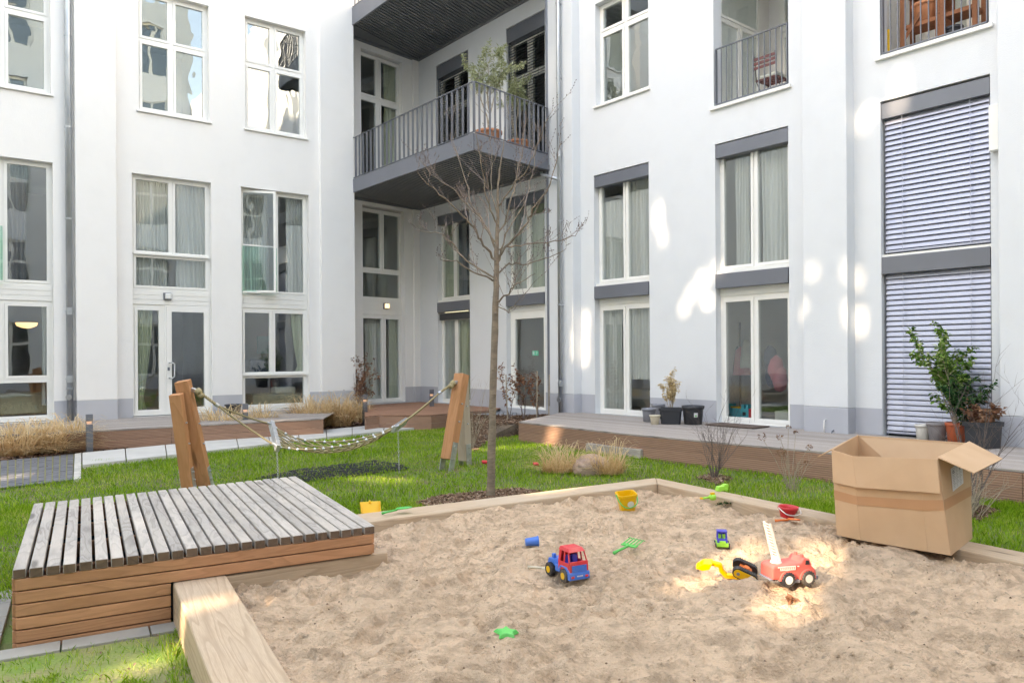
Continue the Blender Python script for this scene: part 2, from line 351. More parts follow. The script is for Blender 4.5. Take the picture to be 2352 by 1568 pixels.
# ------------------------------------------------------------------ wall planes
def scaled(p, k): return (p.x*k, p.y*k)
pA = at_z(306, 957.6, .33)
WL = Wall((pA.x, pA.y), (3490, 801)); WL.o = WL.o+WL.n*.12
pR = at_z(1661, 970, .33)*.995
WR = Wall((pR.x, pR.y), (-270, 826)); WR.o = WR.o+WR.n*.15
sc, _ = WR.hit(964, 905)
pc = WR.P(sc, 0)
WI = Wall((pc.x, pc.y), (2775, 806))     # inner left wall of the corner recess (s runs away from camera, corner at s=0)
PLH = WL.z(177, 919)                      # top of the painted base
TOPZ = 15.0
def facade(b, W, s0, s1, z0, z1, opens, mat, depth=.3, plz=None, name='wall'):
    """wall sheet with real openings and reveals; the painted base is a part of its own"""
    plz = plz or PLH
    ss = sorted(set([s0, s1]+[v for o in opens for v in o[:2] if s0 < v < s1]))
    zz = sorted(set([z0, z1, plz]+[v for o in opens for v in o[2:4] if z0 < v < z1]))
    wm, pm = MB(), MB()
    for i in range(len(ss)-1):
        for j in range(len(zz)-1):
            cs, cz = (ss[i]+ss[i+1])/2, (zz[j]+zz[j+1])/2
            if any(o[0] < cs < o[1] and o[2] < cz < o[3] for o in opens): continue
            (pm if cz < plz else wm).quad(W.P(ss[i], zz[j]), W.P(ss[i+1], zz[j]), W.P(ss[i+1], zz[j+1]), W.P(ss[i], zz[j+1]))
    for (a, c, e, f) in [o[:4] for o in opens]:
        for (x, m0, m1) in ((a, e, f), (c, e, f)):
            wm.quad(W.P(x, m0), W.P(x, m1), W.P(x, m1, -depth), W.P(x, m0, -depth))
        wm.quad(W.P(a, f), W.P(c, f), W.P(c, f, -depth), W.P(a, f, -depth))
        wm.quad(W.P(a, e), W.P(c, e), W.P(c, e, -depth), W.P(a, e, -depth))
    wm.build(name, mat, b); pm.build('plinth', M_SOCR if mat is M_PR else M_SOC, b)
def pilaster(b, W, s0, s1, z0, z1, o1, mat, plz=None):
    plz = plz or PLH
    m = MB(); m.wbox(W, s0, s1, plz, z1, -.02, o1); m.build('pilaster', mat, b, bevel=.012)
    m = MB(); m.wbox(W, s0, s1, z0, plz, -.02, o1); m.build('pilaster_plinth', M_SOCR if mat is M_PR else M_SOC, b, bevel=.012)
def room(b, W, s0, s1, z0, z1, depth=3.2, mat=None, off=-.3):
    m = MB(); a, c = s0-.02, s1+.02
    P = W.P; o, q = off, off-depth; a2, c2 = s0-.33, s1+.33
    m.quad(P(a2, z0, q), P(c2, z0, q), P(c2, z1, q), P(a2, z1, q))
    m.quad(P(a2, z0, o), P(a2, z1, o), P(a2, z1, q), P(a2, z0, q)); m.quad(P(c2, z0, o), P(c2, z1, o), P(c2, z1, q), P(c2, z0, q))
    m.quad(P(a2, z0, o), P(c2, z0, o), P(c2, z0, q), P(a2, z0, q)); m.quad(P(a2, z1, o), P(c2, z1, o), P(c2, z1, q), P(a2, z1, q))
    for (x, y) in ((a2, s0), (s1, c2)):
        m.quad(P(x, z0, o-.004), P(y, z0, o-.004), P(y, z1, o-.004), P(x, z1, o-.004))
    m.build('room', mat or M_ROOM, b)
def window(b, W, s0, s1, rows, off=-.13, name='window', fw=.04, sw=.05, glass=None, sill=False, mull=.03, thick=.07, open_cell=None, label=None):
    """rows: [(z0,z1,[split fractions])] bottom to top; frame + one mesh per sash and pane"""
    g = glass or M_GLS; z0, z1 = rows[0][0], rows[-1][1]
    fr = MB(); fb = off-thick; ff = off
    fr.wbox(W, s0, s0+fw, z0, z1, fb, ff); fr.wbox(W, s1-fw, s1, z0, z1, fb, ff)
    fr.wbox(W, s0+fw, s1-fw, z0, z0+fw, fb, ff); fr.wbox(W, s0+fw, s1-fw, z1-fw, z1, fb, ff)
    cells = []
    for k, (a, c, sp) in enumerate(rows):
        lo = z0+fw if k == 0 else a+mull/2; hi = z1-fw if k == len(rows)-1 else c-mull/2
        if k: fr.wbox(W, s0+fw, s1-fw, a-mull/2, a+mull/2, fb, ff)
        xs = [s0+fw]+[s0+(s1-s0)*t for t in sp]+[s1-fw]
        for i in range(len(xs)-1):
            l = xs[i]+(mull/2 if i else 0); r = xs[i+1]-(mull/2 if i < len(xs)-2 else 0)
            cells.append((k, i, l, r, lo, hi))
            if i: fr.wbox(W, xs[i]-mull/2, xs[i]+mull/2, lo, hi, fb, ff-.002)
    o = fr.build(name, M_FRM, b)
    for (k, i, l, r, lo, hi) in cells:
        fo = off+.012; bo = off-thick+.01; T = sw
        W2, dl = W, 0
        if open_cell == (k, i):
            # casement swung inwards
            hinge = W.P(l, 0, off-.03); ang = math.radians(-24); r_ = Matrix.Rotation(ang, 3, 'Z')
            W2 = Wall((hinge.x, hinge.y), (3490, 801)); d = r_ @ W.d; W2.d = d; W2.n = r_ @ W.n; W2.o = Vector((hinge.x, hinge.y, 0))
            r, l = r-l, 0.0; fo, bo = .0, -.06
        sm = MB()
        sm.wbox(W2, l+.002, l+T, lo+.002, hi-.002, bo, fo); sm.wbox(W2, r-T, r-.002, lo+.002, hi-.002, bo, fo)
        sm.wbox(W2, l+T, r-T, lo+.002, lo+T, bo, fo); sm.wbox(W2, l+T, r-T, hi-T, hi-.002, bo, fo)
        sm.build('sash', M_FRM, o)
        pm = MB(); pm.wbox(W2, l+T-.005, r-T+.005, lo+T-.005, hi-T+.005, (bo+fo)/2-.004, (bo+fo)/2+.004); pm.build('pane', g, o)
    if sill:
        sm = MB(); sm.wbox(W, s0-.04, s1+.04, z0-.045, z0-.003, off-.02, .045); sm.build('sill', M_FRM, o, bevel=.006)
    if label: o['label'] = label
    return o
def curtainmesh(name, label, W, s0, s1, z0, z1, off, mat, waves=9, amp=.035, group='curtains hanging behind the windows', pinch=None, seed=0):
    m = MB(); n = waves*8; rr = random.Random(seed); ph = rr.random()*6; rows = 14
    for j in range(rows+1):
        t = j/rows; z = z1+(z0-z1)*t
        a0, a1 = s0, s1
        if pinch: c = s0+(s1-s0)*pinch[0]; k = 1-(1-pinch[1])*min(1, (t/.86))**2.0 if t < .86 else pinch[1]+(t-.86)*2.2; a0, a1 = c+(s0-c)*k, c+(s1-c)*k
        for i in range(n+1):
            u = i/n; wv = math.sin(u*waves*6.283+ph+.9*math.sin(u*9+ph))*amp*(.5+.5*math.sin(u*5+ph*2)**2+.2)
            m.v.append(tuple(W.P(a0+(a1-a0)*u+.012*math.sin(t*4+u*8), z, off+wv)))
    for j in range(rows):
        for i in range(n):
            a = j*(n+1)+i; m.face((a, a+1, a+n+2, a+n+1))
    o = m.build(name, mat, None, frame=Matrix.Translation(W.P(s0, z0, off)), smooth=True)
    return tag(o, label, 'curtain', group)
def siding(b, W, s0, s1, z0, z1, off=-.11):
    m = MB(); n = 3; h = (z1-z0)/n
    for k in range(n): m.wbox(W, s0+.003, s1-.003, z0+h*k+.006, z0+h*(k+1)-.003, off-.05, off)
    m.wbox(W, s0+.003, s1-.003, z0+.002, z1-.002, off-.08, off-.012)
    m.build('siding_panel', M_SID, b)
# ------------------------------------------------------------------ LEFT WING
A = thing('apartment_building', 'white rendered left wing with cream framed windows, zinc downpipe and grey painted base', 'building', WL.P(0, 0, -1))
TL = WL.z; SL = lambda x, y: WL.sx(x, y)
GB = 0.02
cols = {'L0': (SL(-75, 800), SL(124.5, 900)), 'A': (SL(306, 900), SL(488, 900)), 'B': (SL(556.5, 900), SL(712, 900))}
zT2 = TL(306, 397); zM = TL(306, 663.6)
ups = {'L0': (SL(-90, 100), SL(117, 200)), 'A': (SL(318, 200), SL(480.5, 200)), 'B': (SL(563.5, 200), SL(702.5, 200))}
zU0 = TL(317, 257); zU1 = TL(563.5, 36); zDk = .33
opens = [(*cols[k], zDk if k != 'B' else zDk+.02, zT2) for k in cols]+[(*ups[k], zU0, zU1) for k in ups]
sEnd = SL(813, 700)
sP1, sP2 = WL.sx(172, 800, .0), WL.sx(270, 800, .2)
fl3 = zU1+1.5
for k in ups: opens.append((ups[k][0], ups[k][1], fl3, fl3+2.6))
facade(A, WL, -11, sEnd, 0, TOPZ, opens, M_PL)
pilaster(A, WL, sP1, sP2, 0, TOPZ, .2, M_PL)
pilaster(A, WL, SL(-330, 800), SL(-230, 800), 0, TOPZ, .2, M_PL)
pilaster(A, WL, WL.sx(735, 700), sEnd-.001, 0, TOPZ, .08, M_PL)
m = MB()
m.quad(WL.P(sEnd, PLH), WL.P(sEnd, TOPZ), WL.P(sEnd, TOPZ, -2.2), WL.P(sEnd, PLH, -2.2)); m.build('return_wall', M_PL, A)
m = MB(); m.quad(WL.P(sEnd, 0), WL.P(sEnd, PLH), WL.P(sEnd, PLH, -2.2), WL.P(sEnd, 0, -2.2)); m.build('return_plinth', M_SOC, A)
zSid = TL(306, 663.6); zDoorT = TL(382, 700)
for k in cols:
    s0, s1 = cols[k]; zt = zT2
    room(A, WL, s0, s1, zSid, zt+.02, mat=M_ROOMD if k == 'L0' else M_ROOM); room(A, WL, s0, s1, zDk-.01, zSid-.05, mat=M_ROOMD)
    siding(A, WL, s0, s1, zDoorT, zSid)
# mid storey windows
zr = TL(306, 580)
s0, s1 = cols['A']; fA = (WL.sx(398, 500)-s0)/(s1-s0)
window(A, WL, s0, s1, [(zSid, zr, []), (zr, zT2, [fA])], sill=False)
sm = MB(); sm.wbox(WL, s0+.03, s1-.03, zr-.012, zr+.028, -.13, -.06); sm.build('sill', M_FRM, A)
s0, s1 = cols['B']; fB = (WL.sx(637, 600)-s0)/(s1-s0)
window(A, WL, s0, s1, [(zSid, zT2, [fB])], open_cell=(0, 0))
s0, s1 = cols['L0']; f0 = (WL.sx(8, 500)-s0)/(s1-s0)
window(A, WL, s0, s1, [(zSid, zT2, [f0])])
# glass balustrades
for k, xa, xb in (('B', 557, 637), ('L0', -75, 7)):
    a, c = WL.sx(xa, 600)+.01, WL.sx(xb, 600); zb = zSid+.06; zt = TL(557, 563)
    bal = MB(); bal.wbox(WL, a, c, zb, zt, -.045, -.03); o = bal.build('balustrade_pane', M_GLB, A)
    for q0 in (zt, zb-.03): e = MB(); e.wbox(WL, a, c, q0, q0+.03, -.055, -.02); e.build('balustrade_rail', M_FRM, o)
    for s_ in (a+.01, c-.03):
        e = MB(); e.wbox(WL, s_, s_+.02, zb, zt, -.03, -.018); e.build('balustrade_post', M_GLB, o)
# upper windows
zTr = TL(319, 84)
for k in ups:
    s0, s1 = ups[k]
    f = {'A': (WL.sx(398, 200)-s0)/(s1-s0), 'B': (WL.sx(632, 200)-s0)/(s1-s0), 'L0': (WL.sx(8, 120)-s0)/(s1-s0)}[k]
    window(A, WL, s0, s1, [(zU0+.05, zTr, [f]), (zTr, zU1, [f])], sill=True, glass=M_GLU, mull=.06, fw=.045)
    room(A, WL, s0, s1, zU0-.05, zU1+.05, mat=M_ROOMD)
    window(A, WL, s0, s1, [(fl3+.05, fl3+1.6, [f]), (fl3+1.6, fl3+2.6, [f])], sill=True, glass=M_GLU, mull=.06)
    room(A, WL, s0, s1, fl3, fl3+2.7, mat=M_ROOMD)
# ground floor: glazed door under the lamp
s0, s1 = cols['A']; sD = WL.sx(382, 830)
window(A, WL, s0, sD, [(zDk+.02, zDoorT, [])], name='side_light', sw=.06, fw=.05)
d = window(A, WL, sD, s1, [(zDk+.02, zDoorT, [])], name='door', sw=.10, fw=.03, off=-.115)
sH, zH0 = WL.sx(395, 850), TL(395, 833); zH1 = TL(395, 868)
h = MB(); xo = .0
h.tube([WL.P(sH-.03, zH0, -.10), WL.P(sH-.03, zH0, -.03), WL.P(sH+.02, zH0, -.02), WL.P(sH+.055, zH0-.03, -.02), WL.P(sH+.055, zH1+.03, -.02), WL.P(sH+.02, zH1, -.02), WL.P(sH-.03, zH1, -.03), WL.P(sH-.03, zH1, -.10)], .014, 8)
h.build('handle', M_STEEL, d, smooth=True)
h = MB(); h.wbox(WL, sH-.06, sH-.02, zH0-.02+(zH1-zH0)*.45, zH0+(zH1-zH0)*.45+.05, -.105, -.095); h.build('lock', M_ANT, d)
s0, s1 = cols['B']; zb1 = TL(560, 862); fB2 = (WL.sx(630, 780)-s0)/(s1-s0)
window(A, WL, s0, s1, [(zDk+.04, zb1, []), (zb1, zDoorT, [fB2])], fw=.05)
sm = MB(); sm.wbox(WL, s0+.0, s1-.03, zb1-.01, zb1+.03, -.13, -.055); sm.build('sill', M_FRM, A)
s0, s1 = cols['L0']; zb0 = TL(0, 872)
window(A, WL, s0, s1, [(zDk+.02, zb0, []), (zb0, zDoorT, [f0])], fw=.05)
# lamps on the siding
def wall_lamp(b, W, x, y, off, lit):
    s_, z_ = W.hit(x, y, off); m = MB(); m.wbox(W, s_-.075, s_+.075, z_-.075, z_+.075, off, off+.045); o = m.build('wall_lamp', M_ANT, b, bevel=.01)
    m = MB(); m.wbox(W, s_-.055, s_+.065, z_-.055, z_+.06, off+.045, off+.10); m.build('diffuser', M_LAMP if lit else M_LAMPW, o, bevel=.02)
wall_lamp(A, WL, 384, 681, -.11, False)
# downpipe
def downpipe(b, W, x, y0, z0, z1, off, r, joints, mats=M_ZINC):
    s_ = W.sx(x, y0, off); m = MB(); m.tube([W.P(s_, z0, off), W.P(s_, z1, off)], r, 16); o = m.build('downpipe', mats, b, smooth=True)
    for (py, kind) in joints:
        z_ = W.z(x, py, off); m = MB()
        if kind == 0:
            m.tube([W.P(s_, z_-.012, off), W.P(s_, z_+.012, off)], r+.008, 16); m.wbox(W, s_-.012, s_+.012, z_-.012, z_+.012, 0, off); m.build('pipe_bracket', mats, o)
        elif kind == 1:
            m.tube([W.P(s_, z_-.06, off), W.P(s_, z_+.06, off)], r+.007, 16); m.tube([W.P(s_, z_-.008, off), W.P(s_, z_+.008, off)], r+.018, 16); m.build('pipe_sleeve', mats, o, smooth=False)
        else:
            m.tube([W.P(s_, z_, off+r*.5), W.P(s_-.03, z_-.01, off+r+.035)], .04, 14); m.tube([W.P(s_-.03, z_-.01, off+r+.03), W.P(s_-.033, z_-.012, off+r+.045)], .052, 14); m.build('inspection_cap', mats, o)
    return s_
downpipe(A, WL, 160, 800, .30, TOPZ, .10, .055, [(84, 0), (293, 0), (503, 0), (715, 1), (870, 1), (892, 0), (910, 2)])
# ------------------------------------------------------------------ RIGHT WING with the corner recess
B = thing('apartment_building', 'white rendered right wing with anthracite shutter boxes, aluminium blinds and recessed balconies', 'building', WR.P(0, 0, -1))
SXR = lambda x, y: WR.sx(x, y); TR_ = WR.z
PLR = TR_(1580, 916.5)
def rr(x0, x1, ref, yt, yb): return (SXR(x0, 700), SXR(x1, 700), TR_(ref, yb), TR_(ref, yt))
c1 = (SXR(1366.5, 800), SXR(1492.5, 800)); c2 = (SXR(1645, 800), SXR(1813.5, 800)); c3 = (SXR(2025.5, 800), SXR(2278, 800))
cD = (SXR(1005, 700), SXR(1079, 700)); cE = (SXR(1163, 700), SXR(1252, 700))
srt = lambda t: (min(t), max(t))
c1, c2, c3, cD, cE = map(srt, (c1, c2, c3, cD, cE))
zBox = TR_(1645, 331.5); zBoxB = TR_(1645, 364); zBT = TR_(1645, 630); zBB = TR_(1645, 663)
zDT = TR_(1661, 681, -.2); z3U = TR_(1636, 249)    # floor of upper openings
zTop3 = z3U+2.75
opR = []
for c in (c1, c2, c3, cD, cE): opR.append((*c, zDk, zBox))
u1 = srt((SXR(1368, 200), SXR(1490, 200))); u2 = srt((SXR(1639, 150), SXR(1811, 150))); u3 = srt((SXR(2021, 60), SXR(2272, 60)))
zu1 = TR_(1362.6, 253)
zDk2 = 5.70
for u in (u1,): opR.append((*u, zu1, zTop3))
for u in (u2, u3): opR.append((*u, z3U, zTop3))
uD = cD; uE = srt((SXR(1163, 200), SXR(1252, 200)))
zuB = TR_(1162, 67.5)
opR += [(*uD, zDk2, zuB), (*uE, zDk2, zuB)]
sR0 = sc; sR1 = sc+(1 if SXR(2900, 800) > sc else -1)*27.0
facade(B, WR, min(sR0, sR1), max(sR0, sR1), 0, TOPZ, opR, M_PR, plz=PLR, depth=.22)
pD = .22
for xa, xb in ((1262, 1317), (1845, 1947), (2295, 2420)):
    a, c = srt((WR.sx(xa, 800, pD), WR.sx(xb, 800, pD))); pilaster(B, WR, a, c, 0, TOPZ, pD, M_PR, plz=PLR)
# inner wall with the windows beside the corner
TI = WI.z; SI = lambda x, y: WI.sx(x, y)
cC = srt((SI(833, 600), SI(929, 600))); zC1 = TI(835, 470); uC = srt((SI(829, 200), SI(924, 200))); zuC = TI(829, 110)
opI = [(*cC, zDk, zC1), (*uC, zDk2, zuC)]
facade(B, WI, -3.4, 0, 0, TOPZ, opI, M_PL, depth=.25)
a, c = srt((SI(948, 600), SI(964, 600))); pilaster(B, WI, a, 0.0, 0, TOPZ, .06, M_PL)
zCs, zCd = TI(840, 688), TI(840, 721); zCr = TI(840, 618)
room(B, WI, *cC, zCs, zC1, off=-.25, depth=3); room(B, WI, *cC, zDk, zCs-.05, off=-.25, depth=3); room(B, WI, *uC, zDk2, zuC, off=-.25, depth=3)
siding(B, WI, *cC, zCd, zCs)
window(B, WI, *cC, [(zCs, zCr, []), (zCr, zC1-.04, [.52])]); window(B, WI, *cC, [(zDk+.01, zCd, [.55])], name='terrace_door', sw=.055)
window(B, WI, *uC, [(zDk2+.02, TI(829, 215), [.48]), (TI(829, 215), zuC-.03, [.48])], mull=.07)
wall_lamp(B, WI, 885, 703, -.11, True)
# right wall columns
def shutter_box(W, c, z0, z1, o0=-.2, o1=.015, name='shutter_box', mat=None):
    m = MB(); m.wbox(W, c[0]+.012, c[1]-.004, z0, z1, o0, o1); return m.build(name, mat or M_ANT, B, bevel=.004)
for c in (c1, c2, cD, cE):
    shutter_box(WR, c, zBoxB, zBox-.02, o1=-.01); shutter_box(WR, c, zBB, zBT, o1=.02, name='spandrel_panel')
    a, d_ = c
    room(B, WR, a, d_, zBB+.1, zBox, off=-.22, depth=3); room(B, WR, a, d_, zDk-.01, zBB, off=-.22, depth=3)
    m = MB(); m.wbox(WR, a+.002, d_-.002, zBT-.002, zBT+.05, -.2, -.03); m.build('sill', M_FRM, B, bevel=.005)
sp = {c1: 1440, c2: 1735, cD: 1047, cE: 1216}
for c in (c1, c2, cD, cE):
    f = (WR.sx(sp[c], 600, -.15)-c[0])/(c[1]-c[0])
    window(B, WR, *c, [(zBT+.05, zBoxB+.1, [f])], off=-.14, fw=.035, sw=.05)
for c in (c1, c2):
    f = (WR.sx(sp[c], 800, -.15)-c[0])/(c[1]-c[0])
    window(B, WR, *c, [(zDk+.01, zDT, [f])], off=-.14, name='terrace_door', fw=.05, sw=.055)
    m = MB(); m.wbox(WR, c[0]+.004, c[1]-.004, zDT, zBB+.02, -.2, -.12); m.build('head_panel', M_FRM, B)
f = (WR.sx(1050, 800, -.15)-cD[0])/(cD[1]-cD[0])
window(B, WR, *cD, [(zDk+.0, zBB-.12, [f])], off=-.14, name='terrace_door', fw=.04, sw=.05)
m = MB(); m.wbox(WR, cD[0]+.03, cD[1]-.03, zBB-.20, zBB-.05, -.14, -.04)
m.build('raised_blind', M_BLDD, B)
zE = zBB-.12
m = MB(); m.wbox(WR, cE[0]+.004, cE[1]-.004, zE, zBB+.02, -.2, -.10); m.build('head_panel', M_FRM, B)
dE = window(B, WR, *cE, [(zDk-.12, zE, [])], off=-.12, name='entrance_door', fw=.05, sw=.12)
s_, z_ = WR.hit(1230, 811, -.15); m = MB(); m.wbox(WR, s_-.10, s_+.10, z_-.05, z_+.05, -.150, -.146); ex = m.build('exit_sign', M_EXIT, B)
m = MB(); o_ = -.1455
m.wbox(WR, s_+.03, s_+.075, z_-.035, z_+.035, o_, o_+.002)
for (dx, dz, ww, hh) in ((-.045, 0, .008, .032), (-.057, .018, .008, .008), (-.033, .018, .008, .008), (-.067, .008, .006, .006), (-.023, .008, .006, .006)):
    m.wbox(WR, s_+dx-ww, s_+dx+ww, z_+dz-hh, z_+dz+hh, o_, o_+.002)
m.build('exit_pictogram', M_PAPER, ex)
# upper window over column 1
zt1 = TR_(1379, 71); f = (WR.sx(1436, 150, -.12)-u1[0])/(u1[1]-u1[0])
window(B, WR, *u1, [(zu1+.05, zt1, [f]), (zt1, zTop3, [f])], off=-.14, sill=True, mull=.06, glass=M_GLU)
room(B, WR, *u1, zu1, zTop3, off=-.22)
# corner recess upper floor: blinds in front of doors
def blinds(W, c, z0, z1, off, pitch, mat, cordf=(.18, .8), tilt=.6, half=.04, name='blind'):
    m = MB(); n = int((z1-z0)/pitch); ax = W.d*((c[1]-c[0])/2-.035); ctr = (c[0]+c[1])/2
    for k in range(n):
        z_ = z0+.05+pitch*(k+.5); v = (W.n*math.cos(tilt)*half-Vector((0, 0, 1))*math.sin(tilt)*half)
        nn = (W.n*math.sin(tilt)+Vector((0, 0, 1))*math.cos(tilt))
        p = W.P(ctr, z_, off); q = [p-ax-v, p+ax-v, p+ax-v*.3+nn*.006, p-ax-v*.3+nn*.006, p+ax+v*.3+nn*.006, p-ax+v*.3+nn*.006, p+ax+v, p-ax+v]
        i = len(m.v); m.v += [tuple(x) for x in q]+[tuple(x-nn*.0018) for x in q]
        for (a, b_, c_, d_) in ((0, 1, 2, 3), (3, 2, 4, 5), (5, 4, 6, 7)): m.face((i+a, i+b_, i+c_, i+d_)); m.face((i+8+d_, i+8+c_, i+8+b_, i+8+a))
        m.face((i+7, i+6, i+14, i+15)); m.face((i+1, i, i+8, i+9))
    o = m.build(name, mat, B)
    m = MB(); m.wbox(W, c[0]+.03, c[1]-.03, z0, z0+.03, off-.03, off+.03); m.build('bottom_bar', mat, o, bevel=.005)
    for t in cordf:
        m = MB(); s_ = c[0]+(c[1]-c[0])*t; m.wbox(W, s_-.003, s_+.003, z0, z1, off+half+.002, off+half+.006); m.build('ladder_cord', mat, o)
    for s_ in (c[0]+.02, c[1]-.035):
        m = MB(); m.wbox(W, s_, s_+.015, z0-.03, z1, off-.015, off+.015); m.build('guide_rail', M_ANT, o)
    return o
for u in (uD, uE):
    shutter_box(WR, u, zuB-.34, zuB-.02, o1=-.01); blinds(WR, u, zDk2+.02, zuB-.34, -.06, .062, M_BLDD, tilt=.35)
    window(B, WR, *u, [(zDk2, zDk2+2.0, [.5]), (zDk2+2.0, zuB-.3, [.5])], off=-.16, mull=.07)
    room(B, WR, *u, zDk2-.02, zuB, off=-.22, mat=M_ROOMD)
# column 3: closed aluminium blinds
z3box = TR_(2023, 235); z3boxB = TR_(2023.7, 274); z3m0, z3m1 = TR_(2026, 630), TR_(2026, 591)
shutter_box(WR, c3, z3boxB, zBox-.03, o1=-.02, name='shutter_box'); shutter_box(WR, c3, z3m0, z3m1, o1=.0, name='shutter_box')
m = MB(); m.wbox(WR, c3[0]+.002, c3[1]-.002, z3m1-.01, z3m1+.035, -.2, -.02); m.build('sill', M_SID, B)
blinds(WR, c3, z3m1+.06, z3boxB+.01, -.09, .0735, M_BLD, tilt=1.12, half=.0455)
blinds(WR, c3, zDk+.04, z3m0+.01, -.09, .0735, M_BLD, tilt=1.12, half=.0455)
m = MB(); m.wbox(WR, c3[0], c3[1], zDk, zBox, -.215, -.20); m.build('glazing_behind_blind', M_WIN, B)
# recessed balconies (column 2 and 3, upper storey)
def rail(owner, P0, P1, z0, z1, n, name='railing', mat=M_ANT, bw_=.012):
    P0, P1 = Vector(P0), Vector(P1); d = (P1-P0); nn = Vector((0, 0, 1)).cross(d).normalized()
    m = MB(); m.bar(P0+Vector((0, 0, z1)), P1+Vector((0, 0, z1)), .035, .014); o = m.build(name, mat, owner)
    m = MB(); m.bar(P0+Vector((0, 0, z0)), P1+Vector((0, 0, z0)), .035, .014); m.build('bottom_rail', mat, o)
    for k in range(n+1):
        t = k/n; p = P0+d*t; wdt = .035 if k in (0, n) else bw_
        m = MB(); m.obox(p+Vector((0, 0, (z0+z1)/2)), d.normalized()*.006, nn*wdt/2*1.6, Vector((0, 0, (z1-z0)/2-.008))); m.build('baluster', mat, o)
    return o
for u, ztop, nb, x0, ye in ((u2, TR_(1644.6, 112.5), 13, 1650, 0), (u3, z3U+.98, 13, 2030, 0)):
    a, c = u; z0 = z3U
    m = MB(); m.wbox(WR, a-.05, c+.06, z0-.05, z0+.004, -.02, .05); m.build('ledge', M_FRM, B, bevel=.005)
    rail(B, WR.P(a+.03, 0, -.03), WR.P(c-.03, 0, -.03), z0+.05, ztop, nb)
    # loggia behind: floor, side and back walls with glazing
    m = MB(); D_ = 1.9
    m.wbox(WR, a-.25, c+.25, z0-.02, z0, -.2-D_, -.22); m.quad(WR.P(a-.25, zTop3, -.22), WR.P(c+.25, zTop3, -.22), WR.P(c+.25, zTop3, -.2-D_), WR.P(a-.25, zTop3, -.2-D_))
    m.quad(WR.P(a-.25, z0, -.22), WR.P(a-.25, zTop3, -.22), WR.P(a-.25, zTop3, -.2-D_), WR.P(a-.25, z0, -.2-D_)); m.quad(WR.P(c+.25, z0, -.22), WR.P(c+.25, zTop3, -.22), WR.P(c+.25, zTop3, -.2-D_), WR.P(c+.25, z0, -.2-D_))
    m.quad(WR.P(a-.25, z0, -.2-D_), WR.P(c+.25, z0, -.2-D_), WR.P(c+.25, zTop3, -.2-D_), WR.P(a-.25, zTop3, -.2-D_))
    m.build('loggia_wall', M_PL, B)
    window(B, WR, a+.1, a+(c-a)*.55, [(z0+.05, z0+1.75, []), (z0+1.75, zTop3-.1, [])], off=-.1-D_, sw=.08)
    window(B, WR, a+(c-a)*.62, c-.02, [(z0+.05, z0+1.75, []), (z0+1.75, zTop3-.1, [])], off=-.1-D_, sw=.08)
# glazed side wall of loggia in column 2 (seen at the left through the railing)
WS = Wall((0, 0), (3490, 801)); far = max(u2); WS.d = -WR.n; WS.n = -WR.d if WR.d.dot(WR.P(far, 0)-WR.P(min(u2), 0)) > 0 else WR.d
WS.o = WR.P(far+.24, 0, -.3)
window(B, WS, .15, 1.45, [(z3U+.05, z3U+1.75, [.5]), (z3U+1.75, zTop3-.1, [])], off=.02, sw=.05, glass=M_GLS)
downpipe(B, WR, 1286.5, 800, .30, TOPZ, pD+.09, .042, [(5, 0), (178, 0), (353, 1), (507, 0), (700, 0), (880, 1), (916, 2)])
# small metal box by the blind, cable stubs
s_, z_ = WR.hit(2283, 290, .02); m = MB(); m.wbox(WR, s_-.10, s_+.03, z_-.33, z_+.25, .0, .12); mb = m.build('junction_box', M_FRM, B, bevel=.01)
for k in range(4):
    m = MB(); zz = z_+.16-k*.13; m.tube([WR.P(s_-.102+.0, zz, .06), WR.P(s_-.108, zz, .06)], .035, 14); m.build('knockout', M_SID, mb)
for (x, y, L) in ((1897, 963, .22), (1915, 988, .10)):
    p = WR.P(WR.sx(x, y, pD), WR.z(x, y, pD), pD); m = MB()
    m.tube([p, p+WR.n*.05-Vector((0, 0, .01)), p+WR.n*.06-Vector((0, 0, L*.5)), p+WR.n*.04-Vector((0, 0, L))], .008, 8); m.build('cable_stub', M_FRM if L > .15 else M_ANT, B, smooth=True)
